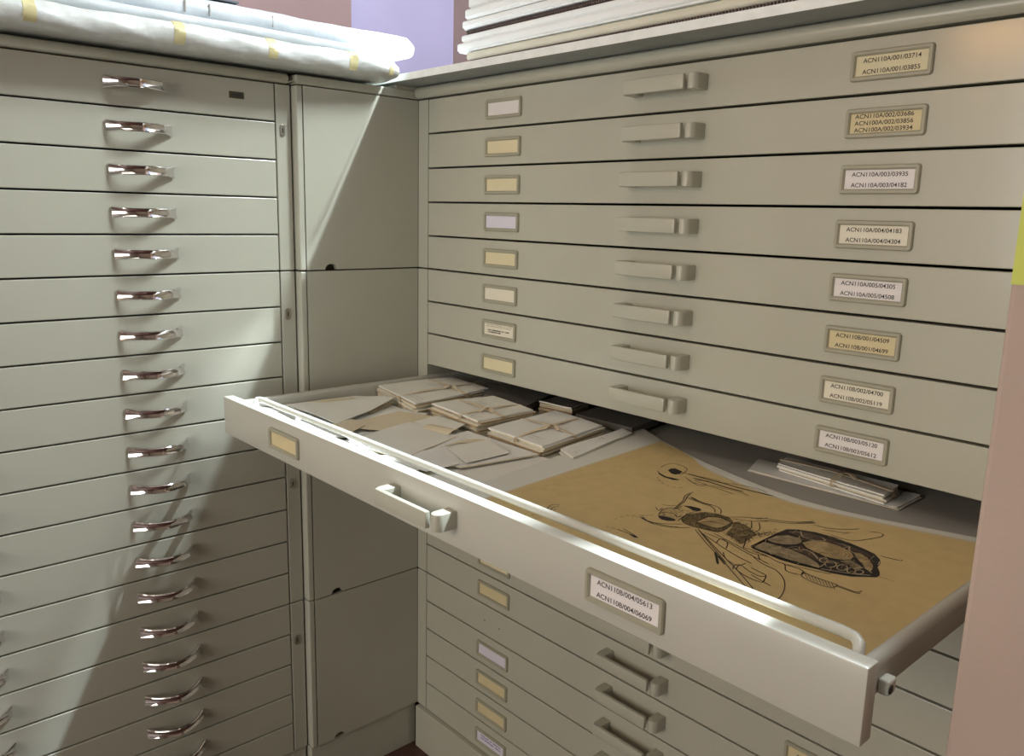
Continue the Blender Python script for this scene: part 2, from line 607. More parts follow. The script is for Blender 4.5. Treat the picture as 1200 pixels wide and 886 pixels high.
def lid_profile(y_front, y_back, z0, z1):
    pts = [(y_back, z0)]
    h = z1 - z0
    pts.append((y_front + .006, z0))
    for k in range(7):
        a = -math.pi / 2 + math.pi * k / 6
        pts.append((y_front + h / 2 - math.cos(a) * h / 2, (z0 + z1) / 2 + math.sin(a) * h / 2))
    pts.append((y_back, z1))
    return pts


def right_unit(k0, k1, label, open_k=None, lid=False):
    zt, zb = -k0 * PITCH, -k1 * PITCH
    root = thing('drawer_cabinet', label, 'cabinet', (0, 0, zb), 'stacked plan chest units on the right')
    c = carcass_right(zt - zb, 0.0, root)
    if lid:
        l = MB()
        l.prism(lid_profile(-0.0125, 0.74, zt - zb + .0008, zt - zb + .0235), 0, -0.031, WD + .031, PAINT, 0.003)
        l.build('cabinet_top', root, smooth=True)
    for k in range(k0 + 1, k1 + 1):
        z = -(k - 1) * PITCH - zb
        if k == open_k:
            continue
        d = MB()
        d.box(0.0012, WD - .0012, 0.0, 0.018, -PITCH + .0016, -.0016, PAINT, 0.0011)
        if k == 16:
            for hx, hz in ((0.195, -0.033), (0.239, -0.034)):
                d.prism([(hx + .0018 * math.cos(a), hz + .0018 * math.sin(a)) for a in [j * math.pi / 4 for j in range(8)]], 1, -0.0002, 0.0, LOCKDK)
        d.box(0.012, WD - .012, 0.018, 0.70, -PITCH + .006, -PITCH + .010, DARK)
        dr = d.build('drawer', root, loc=(0, 0, z))
        fit_right_drawer(dr, k)
    return root


runit_top = right_unit(0, 5, 'top unit of the right plan chest, five drawers with enamel pulls and code labels', lid=True)
runit_mid = right_unit(5, 15, 'tall right plan chest unit with one drawer pulled out full of envelopes', open_k=9)
runit_low = right_unit(15, 20, 'lowest right plan chest unit, two tiny screw holes in its top drawer')
pl = MB().box(-0.026, WD + .034, -0.010, 0.73, FZ, -1.3005, PAINT, 0.0015).build('cabinet_plinth')
tag(pl, 'cream steel plinth on the floor under the right plan chest', 'plinth')

# the open drawer: front at y=-0.43, a part of the middle unit
OD_Y, OD_Z = -0.43, -0.5305
zb_mid = -15 * PITCH
d = MB()
d.box(0.0, WD + .003, 0.0, 0.018, -PITCH + .0005, 0.0, PAINT_W, 0.0016)
FLOOR_IN = -0.566 - OD_Z
d.box(0.010, WD - .006, 0.018, 1.08, FLOOR_IN - .0015, FLOOR_IN, PAINT)         # tray bottom
for xa, xb in ((0.002, 0.014), (WD - .018, WD - .004)):
    prof = [(xa, FLOOR_IN - .0015), (xb, FLOOR_IN - .0015)]
    prof += [((xa + xb) / 2 + .007 * math.cos(a), -0.016 + .007 * math.sin(a)) for a in [math.pi * j / 6 for j in range(7)]]
    d.prism(prof, 1, 0.018, 1.08, PAINT_W)
od = d.build('drawer', runit_mid, smooth=True, loc=(0, OD_Y, OD_Z - zb_mid))
od['label'] = 'open drawer pulled far out, filled with envelopes and an insect drawing'
fit_right_drawer(od, 9)
rod = []
ry, rz = 0.036, 0.0015
rod += [(0.100 - .012, 0.019, -0.012), (0.072, 0.026, -0.006)]
rod = [(0.090, 0.017, -0.014), (0.078, 0.022, -0.008), (0.066, 0.028, -0.001), (0.060, 0.033, 0.001), (0.064, ry, rz), (0.075, ry + .001, rz)]
for j in range(1, 12):
    rod.append((0.075 + (1.085 - 0.075) * j / 12, ry + .001, rz))
rod += [(1.085, ry + .001, rz), (1.096, ry - .001, rz), (1.102, ry - .007, rz - .001), (1.104, 0.024, rz - .006), (1.104, 0.016, rz - .010)]
MB().tube(rod, 0.0048, PAINT_W, 12).build('retaining_rod', od, smooth=True)
b = MB()
b.box(WD - .004, WD + .005, 0.036, 0.050, -0.037, -0.024, PLUG, 0.002)
b.prism([(0.039 + .004 * math.cos(a), -0.031 + .004 * math.sin(a)) for a in [j * math.pi / 5 for j in range(10)]], 0, WD + .005, WD + .0055, LOCKDK)
b.build('runner_roller', od)

# ---- the left bank: face at x=-0.05, chrome bow pulls
LX, LY1, LY0 = -0.05, -0.2937, -1.356
LW = LY1 - LY0


def left_unit(k0, k1, label, lid=False, locks=()):
    zt, zb = -k0 * PITCH, -k1 * PITCH
    h = zt - zb
    root = thing('drawer_cabinet', label, 'cabinet', (LX, LY1, zb), 'stacked plan chest units on the left')
    m = MB()
    for a, b_ in ((0.0012, 0.029), (-LW - .029, -LW - .0012)):
        m.box(-0.82, 0.0, a, b_, 0.0012, h - .0012, PAINT, 0.0012)
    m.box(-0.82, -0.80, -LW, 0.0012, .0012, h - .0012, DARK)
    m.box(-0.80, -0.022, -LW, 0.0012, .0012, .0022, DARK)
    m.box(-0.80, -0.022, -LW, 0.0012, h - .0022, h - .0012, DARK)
    m.build('carcass', root)
    for zl in locks:
        lk = MB()
        pts = []
        for j in range(16):
            a = 2 * math.pi * j / 16
            pts.append((0.0125 + .0048 * math.cos(a), zl - zb + .0055 * (1 if math.sin(a) > 0 else -1) + .0048 * math.sin(a)))
        lk.prism(pts, 0, 0.0, 0.0022, STEEL, 0.0006)
        lk.box(0.0022, 0.0026, 0.0115, 0.0135, zl - zb - .004, zl - zb + .004, LOCKDK)
        o = lk.build('lock', root)
        o['label'] = 'oval metal lock on the cabinet frame'
    if lid:
        l = MB()
        prof = [(-a, z) for a, z in lid_profile(-0.0115, 0.82, h + .0008, h + .0170)]
        l.prism(prof, 1, -LW - .029, 0.0225, PAINT, 0.003)
        l.build('cabinet_top', root, smooth=True)
    for k in range(k0 + 1, k1 + 1):
        z = -(k - 1) * PITCH - zb
        dm = MB()
        dm.box(-0.018, 0.0, -LW + .0012, -.0012, -PITCH + .0014, -.0014, PAINT, 0.0012)
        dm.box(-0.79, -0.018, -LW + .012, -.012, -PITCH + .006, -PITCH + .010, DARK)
        dr = dm.build('drawer', root, loc=(0, 0, z))
        for yc in (-0.525, -0.825, -1.125):
            copy_of(bow0, dr, (0.0, yc - LY1, -0.0305))
        if k == 1:
            p = MB().box(0.0, 0.0012, -0.0825, -0.0565, -0.0335, -0.0225, BRASS, 0.0004)
            p.box(0.0012, 0.0014, -0.0795, -0.060, -0.031, -0.025, LOCKDK)
            pp = p.build('name_plate', dr)
            pp['label'] = 'tiny dark brass plate'
    return root


left_unit(0, 5, 'top left plan chest unit, tiny brass plate on its top drawer beside chrome pulls', lid=True, locks=(-0.079,))
left_unit(5, 15, 'tall middle unit of the left plan chest, ten drawers with chrome bow pulls', locks=(-0.404, -0.730))
left_unit(15, 20, 'lowest left plan chest unit, five chrome pull drawers above the floor plinth', locks=(-1.055,))
lp = MB().box(-0.86, LX - .004, LY0 - .029, LY1 + .028, FZ, -1.3005, PAINT, 0.0015).build('cabinet_plinth')
tag(lp, 'cream steel plinth on the floor under the left plan chest', 'plinth')

# ---- the corner units: plain side panels between the two banks
MX, MY0 = -0.033, -0.2615


def corner_unit(zt, zb, label, lid=False):
    h = zt - zb
    root = thing('corner_cabinet', label, 'cabinet', (MX, MY0, zb), 'stacked corner cabinet units')
    L = -MY0 - .0003
    m = MB()
    ztop = h - .0004
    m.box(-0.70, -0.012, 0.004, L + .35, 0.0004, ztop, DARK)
    m.box(-0.70, 0.0, 0.0, 0.0115, 0.0012, h - .0012, PAINT, 0.002)
    m.build('carcass', root)
    # side panel with the half-round finger notch at the bottom
    pts = [(0.0132, 0.0014), (0.050, 0.0014)]
    for j in range(9):
        a = math.pi * (1 - j / 8)
        pts.append((0.0625 + .0125 * math.cos(a), 0.0014 + .0105 * math.sin(a)))
    pts += [(L, 0.0014), (L, h - .0012), (0.0132, h - .0012)]
    MB().prism(pts, 0, -0.010, 0.0, PAINT).build('side_panel', root)
    if lid:
        MB().box(-0.70, 0.0005, 0.0, L + .35 * 0, h + .0006, h + .0165, PAINT, 0.0025).box(-0.70, -0.0022, L - .05, L + .35, h + .0006, h + .0232, PAINT).build('cabinet_top', root)
    return root


corner_unit(0.0, -5 * PITCH, 'top unit of the plain corner cabinet, crossed by a bright blade of light', lid=True)
corner_unit(-5 * PITCH, -15 * PITCH, 'tall middle unit of the plain corner cabinet behind the open drawer')
corner_unit(-15 * PITCH, -20 * PITCH, 'lowest unit of the plain corner cabinet above its plinth')
cp = MB().box(-0.73, MX - .006, MY0, -0.0008, FZ, -1.3005, PAINT, 0.0015).build('cabinet_plinth')
tag(cp, 'cream steel plinth under the plain corner cabinet', 'plinth')
for o in (strap0, bow0, small0, big0):
    bpy.data.objects.remove(o)

# ------------------------------------------------------------------ on top of the cabinets
bd = MB()
bd.box(-0.160, 1.158, -0.0692, 0.66, 0.0238, 0.0360, BOARD)
bd.box(-0.160, 1.158, -0.0700, -0.0692, 0.0238, 0.0362, BEDGE)
bd.box(-0.1598, 1.1578, -0.0692, 0.66, 0.0360, 0.0362, BEDGE)
bo = bd.build('mount_board')
tag(bo, 'grey board with pale cut edge lying on the right plan chest under the folders', 'board')


def wrap_pack(x_back, x_front, y0, y1, z0, z1, m, seed, amp=0.0025, zrest=None, endr=0.02, taper=0.0, xrest=-0.030):
    """soft wrapped slab with a rounded front edge, swept along y; returns the mesh and its cross-section at any y"""
    rr = random.Random(seed)
    h = z1 - z0
    zb = z0 if zrest is None else zrest
    xc = x_front - h / 2
    prof = []
    for j in range(13):
        a = -math.pi / 2 + math.pi * j / 12
        prof.append((xc + math.cos(a) * h / 2, z0 + h / 2 + math.sin(a) * h / 2))
    nfront = len(prof)
    for j in range(9):
        prof.append((xc - (xc - x_back) * (j + 1) / 9, z1))
    prof.append((x_back, zb))
    for j in range(5):
        prof.append((x_back + (min(xc, xrest) - x_back) * (j + 1) / 5, zb))
    ph = [rr.uniform(0, 6.28) for _ in range(12)]

    def ring(y, off=0.0):
        e = min(1.0, min((y - y0), (y1 - y)) / endr)
        sc = 0.72 + 0.28 * math.sqrt(max(0, 1 - (1 - e) ** 2))
        out = []
        for q, (x, z) in enumerate(prof):
            wob = amp * (math.sin(y * 21 + ph[0] + z * 60) * .5 + math.sin(y * 57 + ph[1] + q) * .3 + math.sin(y * 133 + ph[2] + 2.1 * q) * .2)
            fx, fz = x, zb + (z - zb) * sc if z > zb else z
            if q < nfront:
                fx += wob
                nx, nz = (x - xc) / (h / 2), (z - z0 - h / 2) / (h / 2)
                fx += nx * off
                fz += nz * off
            if z > z0 + .3 * h:
                fz += wob * .6
            if taper and y > y1 - taper and q < nfront:
                k = (y - y1 + taper) / taper
                fx -= .014 * k * k
                fz += .006 * k * k * (1 - (z - z0) / h)
            out.append((fx, y, fz))
        return out

    n = 110
    mb = MB()
    mb.sweep([ring(y0 + (y1 - y0) * i / n) for i in range(n + 1)], m)
    return mb, ring, nfront


mb, ring, nf = wrap_pack(-0.72, 0.034, -1.36, -0.081, 0.0205, 0.0580, BUBBLE, 3, amp=0.0035, zrest=0.0225, taper=0.16)
root = thing('wrapped_parcel', 'long flat bubble wrapped parcel with yellow tape bands on top of the left plan chest', 'parcel', (0, 0, 0))
mb.build('wrapping', root, smooth=True)
for y in (-1.10, -0.90, -0.686, -0.485, -0.335, -0.183, -0.100):
    w = 0.016 if y != -0.100 else 0.010
    t = MB()
    rings = []
    for j in range(5):
        yy = y - w / 2 + w * j / 4
        rings.append(ring(yy, .0007)[3:nf] + ring(yy, -.0005)[3:nf][::-1])
    t.sweep(rings, TAPE)
    t.build('tape_band', root, smooth=True)

mb, _, _ = wrap_pack(-0.70, -0.012, -1.34, -0.085, 0.0630, 0.0800, FOAM, 5, amp=0.0012)
o = mb.build('wrapped_parcel', smooth=True)
tag(o, 'thin grey foam wrapped parcel lying between two other parcels on the left plan chest', 'parcel')
mb, _, _ = wrap_pack(-0.68, -0.056, -1.30, 0.006, 0.0825, 0.119, FOAM, 8, amp=0.002, endr=0.012)
root = thing('wrapped_parcel', 'topmost pale wrapped parcel whose bright end reaches the corner by the daylight-tinted wall', 'parcel', (0, 0, 0))
mb.build('wrapping', root, smooth=True)
for y in (-0.66, -0.60, -0.44, -0.40, -0.29):
    MB().box(-0.0585, -0.0545, y - .0007, y + .0007, 0.092, 0.110, TISSUE).build('fold_crease', root)
o = MB().box(-0.66, -0.066, -1.28, -0.345, 0.1215, 0.1255, DKBOARD, 0.0008).build('thin_board')
tag(o, 'thin dark board on top of the wrapped parcels on the left plan chest', 'board')

# ---- stack of folders and cartons on the board
FST = [  # dy, left x, height, kind, rot
    ('corrugated_board', 0.104, 0.0, 0.0230, 'corr', 0.010),
    ('document_folder', 0.094, -0.002, 0.0145, 'cream', 0.012),
    ('document_box', 0.076, -0.004, 0.0165, 'white', 0.016),
    ('document_box', 0.083, 0.000, 0.0135, 'white', 0.016),
    ('corrugated_board', 0.090, 0.004, 0.0085, 'corr', 0.020),
    ('document_box', 0.085, 0.000, 0.0150, 'white', 0.020),
    ('document_box', 0.095, -0.002, 0.0180, 'white', 0.024),
    ('document_box', 0.100, 0.002, 0.0180, 'white', 0.020),
]
FLAB = {0: 'dark corrugated board at the bottom of the folder stack on the grey board',
        1: 'cream folder lying just above the bottom corrugated board of the stack',
        2: 'white flat box above the cream folder, sticking out furthest left in its stack',
        3: 'white flat box directly below the upper corrugated board of the stack',
        4: 'dark corrugated board in the middle of the stack of white boxes',
        5: 'white flat box resting on the upper corrugated board of the stack',
        6: 'white flat box second from the top of the folder stack',
        7: 'topmost white flat box of the folder stack on the right plan chest'}
z = 0.0366
for i, (nm, lx, dy, h, kind, rot) in enumerate(FST):
    m = MB()
    wid, dep = 0.98 - lx * .3, 0.52
    if kind == 'corr':
        m.box(0, wid, 0.004, dep, 0, h, CORR)
        for row in range(2 if h > .01 else 1):
            zz = h * (.22 + .5 * row)
            x = 0.004
            while x < wid - .008:
                m.box(x, x + .0022, 0.001, 0.004, zz, zz + h * .3, CORR2)
                x += .0052
    elif kind == 'cream':
        m.box(0.006, wid, 0, dep, 0.0, h - .0002, FOLDC, 0.005, 3)
    else:
        m.box(0, wid, 0, dep, 0.0025, h - .0002, FOLDW, 0.0035, 3)
        m.box(0.004, wid - .01, 0.003, dep, 0.0, 0.003, FOLDW)
    o = m.build(nm, loc=(lx, dy + .012, z))
    o.rotation_euler = (0, 0, -rot * 1.6)
    tag(o, FLAB[i], 'box' if kind == 'white' else ('folder' if kind == 'cream' else 'board'))
    z += h + .0004

for i in range(5):      # unseen boxes added to shade the strip behind the drawer front
    h = 0.0190
    m = MB()
    m.box(0, 0.52, 0, 0.46, 0.0025, h - .0002, FOLDW, 0.0035, 3)
    m.box(0.004, 0.51, 0.003, 0.46, 0.0, 0.003, FOLDW)
    o = m.build('document_box', loc=(0.56 + .006 * ((i * 5) % 3 - 1), 0.006 + .002 * (i % 2), z))
    tag(o, 'unseen white flat box added on the stack to shade the open drawer', 'box', 'boxes added above the stack to block the sun')
    z += h + .0004

# ------------------------------------------------------------------ inside the open drawer
FL = -0.566


def q3(pts, z):
    return [(x, y, z) for x, y in pts]


def script_lines(mb, origin, ux, vy, z, n=3, L=0.03, seed=1, m=PENCIL):
    """a few faint lines of pencil handwriting on the face of an envelope"""
    rr = random.Random(seed)
    o = Vector(origin)
    ux, vy = Vector(ux).normalized(), Vector(vy).normalized()
    for k in range(n):
        s = 0.0
        LL = L * rr.uniform(.55, 1)
        pts = []
        while s < LL:
            p = o + ux * s + vy * (k * .008 + rr.uniform(-.0011, .0011))
            pts.append((p.x, p.y))
            s += rr.uniform(.0009, .002)
            if rr.random() < .13 and len(pts) > 2:
                mb.ribbon(pts, .0008, z, m)
                pts = []
                s += .002
        if len(pts) > 2:
            mb.ribbon(pts, .0008, z, m)


def bundle(label, quad, zt, n, seed, group, tied=True, tops=(ENV, ENV_W), z0=FL, jit=0.004, band=(.5, .55)):
    """stack of envelopes; quad in order, top at zt, n envelopes, bound by a paper band or string"""
    rr = random.Random(seed)
    cx = sum(p[0] for p in quad) / 4
    cy = sum(p[1] for p in quad) / 4
    root = thing('envelope_bundle', label, 'envelopes', (cx, cy, z0), group)
    h = (zt - z0) / n
    for i in range(n):
        dx, dy, a = rr.uniform(-jit, jit), rr.uniform(-jit, jit), rr.uniform(-.02, .02)
        if i == n - 1:
            dx = dy = a = 0
        pts = []
        for x, y in quad:
            x, y = x - cx, y - cy
            pts.append((x * math.cos(a) - y * math.sin(a) + dx, x * math.sin(a) + y * math.cos(a) + dy, (i + 1) * h + .0004))
        m = MB()
        e = rr.choice((ENV_Y, ENV_Y, ENV_Y, ENV, ENV_B)) if i < n - 1 else ENV
        ph = rr.uniform(0, 6)
        m.sheet(pts, h * .93, rr.choice(tops), None if i < n - 1 else (lambda u, v: .0012 * math.sin(3 * u + 2 * v + ph) ** 2), 8, 8, edge=e)
        if i == n - 1:
            A, B_, C_, D_ = [Vector((p[0], p[1])) for p in pts]
            u, v = (B_ - A), (D_ - A)
            script_lines(m, A + u * .15 + v * .62, v, -u, h * n + .0016, 2, v.length * .35, seed)
            script_lines(m, A + u * .6 + v * .2, v, -u, h * n + .0016, 2, v.length * .3, seed + 1)
        m.build('envelope', root)
    if tied:
        # paper tape crossing the bundle both ways, with a loose knotted tail
        A, B_, C_, D_ = [Vector((p[0] - cx, p[1] - cy)) for p in quad]
        H = zt - z0
        t = MB()
        for (p, q, r, s, f) in ((A, B_, D_, C_, band[0]), (A, D_, B_, C_, band[1])):
            a, b_ = p.lerp(q, f), r.lerp(s, f)
            dirv = (b_ - a).normalized()
            nrm = Vector((-dirv.y, dirv.x)) * .0035
            a2, b2 = a - dirv * .003, b_ + dirv * .003
            path = [(a2, .002), (a2, H * .6), (a2, H + .0005), (a.lerp(b_, .25), H + .0030), (a.lerp(b_, .5), H + .0042), (a.lerp(b_, .75), H + .0030), (b2, H + .0005), (b2, H * .6), (b2, .002)]
            rings = []
            for pt, zz in path:
                rings.append([(pt.x + nrm.x, pt.y + nrm.y, zz), (pt.x - nrm.x, pt.y - nrm.y, zz), (pt.x - nrm.x, pt.y - nrm.y, zz + .0006), (pt.x + nrm.x, pt.y + nrm.y, zz + .0006)])
            t.sweep(rings, BAND)
        cc = A.lerp(B_, band[0]).lerp(D_.lerp(C_, band[0]), band[1])
        for sx, sy in ((.028, -.010), (.012, -.024)):
            t.sheet([(cc.x, cc.y, H + .005), (cc.x + .006, cc.y + .004, H + .005), (cc.x + sx, cc.y + sy + .003, H + .0045), (cc.x + sx - .002, cc.y + sy - .002, H + .0045)], .0005, BAND, lambda u, v: .004 * math.sin(math.pi * v), 3, 6)
        t.build('paper_band', root, smooth=True)
    return root


G_E = 'bundles of old envelopes in the open drawer'
A_Q = [(0.0200, -0.1313), (0.034, 0.0361), (0.1676, 0.0213), (0.1917, -0.1662)]
bundle('thick tied bundle of yellowed envelopes at the back left of the open drawer', A_Q, -0.5445, 9, 11, G_E, band=(.66, .62))
B_Q = [(0.2083, -0.1433), (0.2245, -0.0148), (0.3522, -0.034), (0.3547, -0.1598)]
bundle('tall banded bundle of envelopes, second from the left at the drawer back', B_Q, -0.5435, 8, 12, G_E, tops=(ENV, ENV_Y), band=(.42, .66))
C_Q = [(0.3817, -0.1609), (0.3600, 0.010), (0.4813, -0.0007), (0.5100, -0.165)]
bundle('white envelope bundle tied crosswise, nearest to the large drawing at the back', C_Q, -0.549, 6, 13, G_E, tops=(ENV_W, ENV_W))
D_Q = [(0.517, -0.1339), (0.494, 0.0322), (0.522, 0.0277), (0.559, -0.1501)]
bundle('slim white envelope bundle half covered by the mount of the large drawing', D_Q, -0.5572, 4, 14, G_E, tied=False, tops=(ENV_W, ENV_W), jit=.002)
K2 = [(0.335, 0.004), (0.325, 0.0700), (0.392, 0.078), (0.402, 0.0094)]

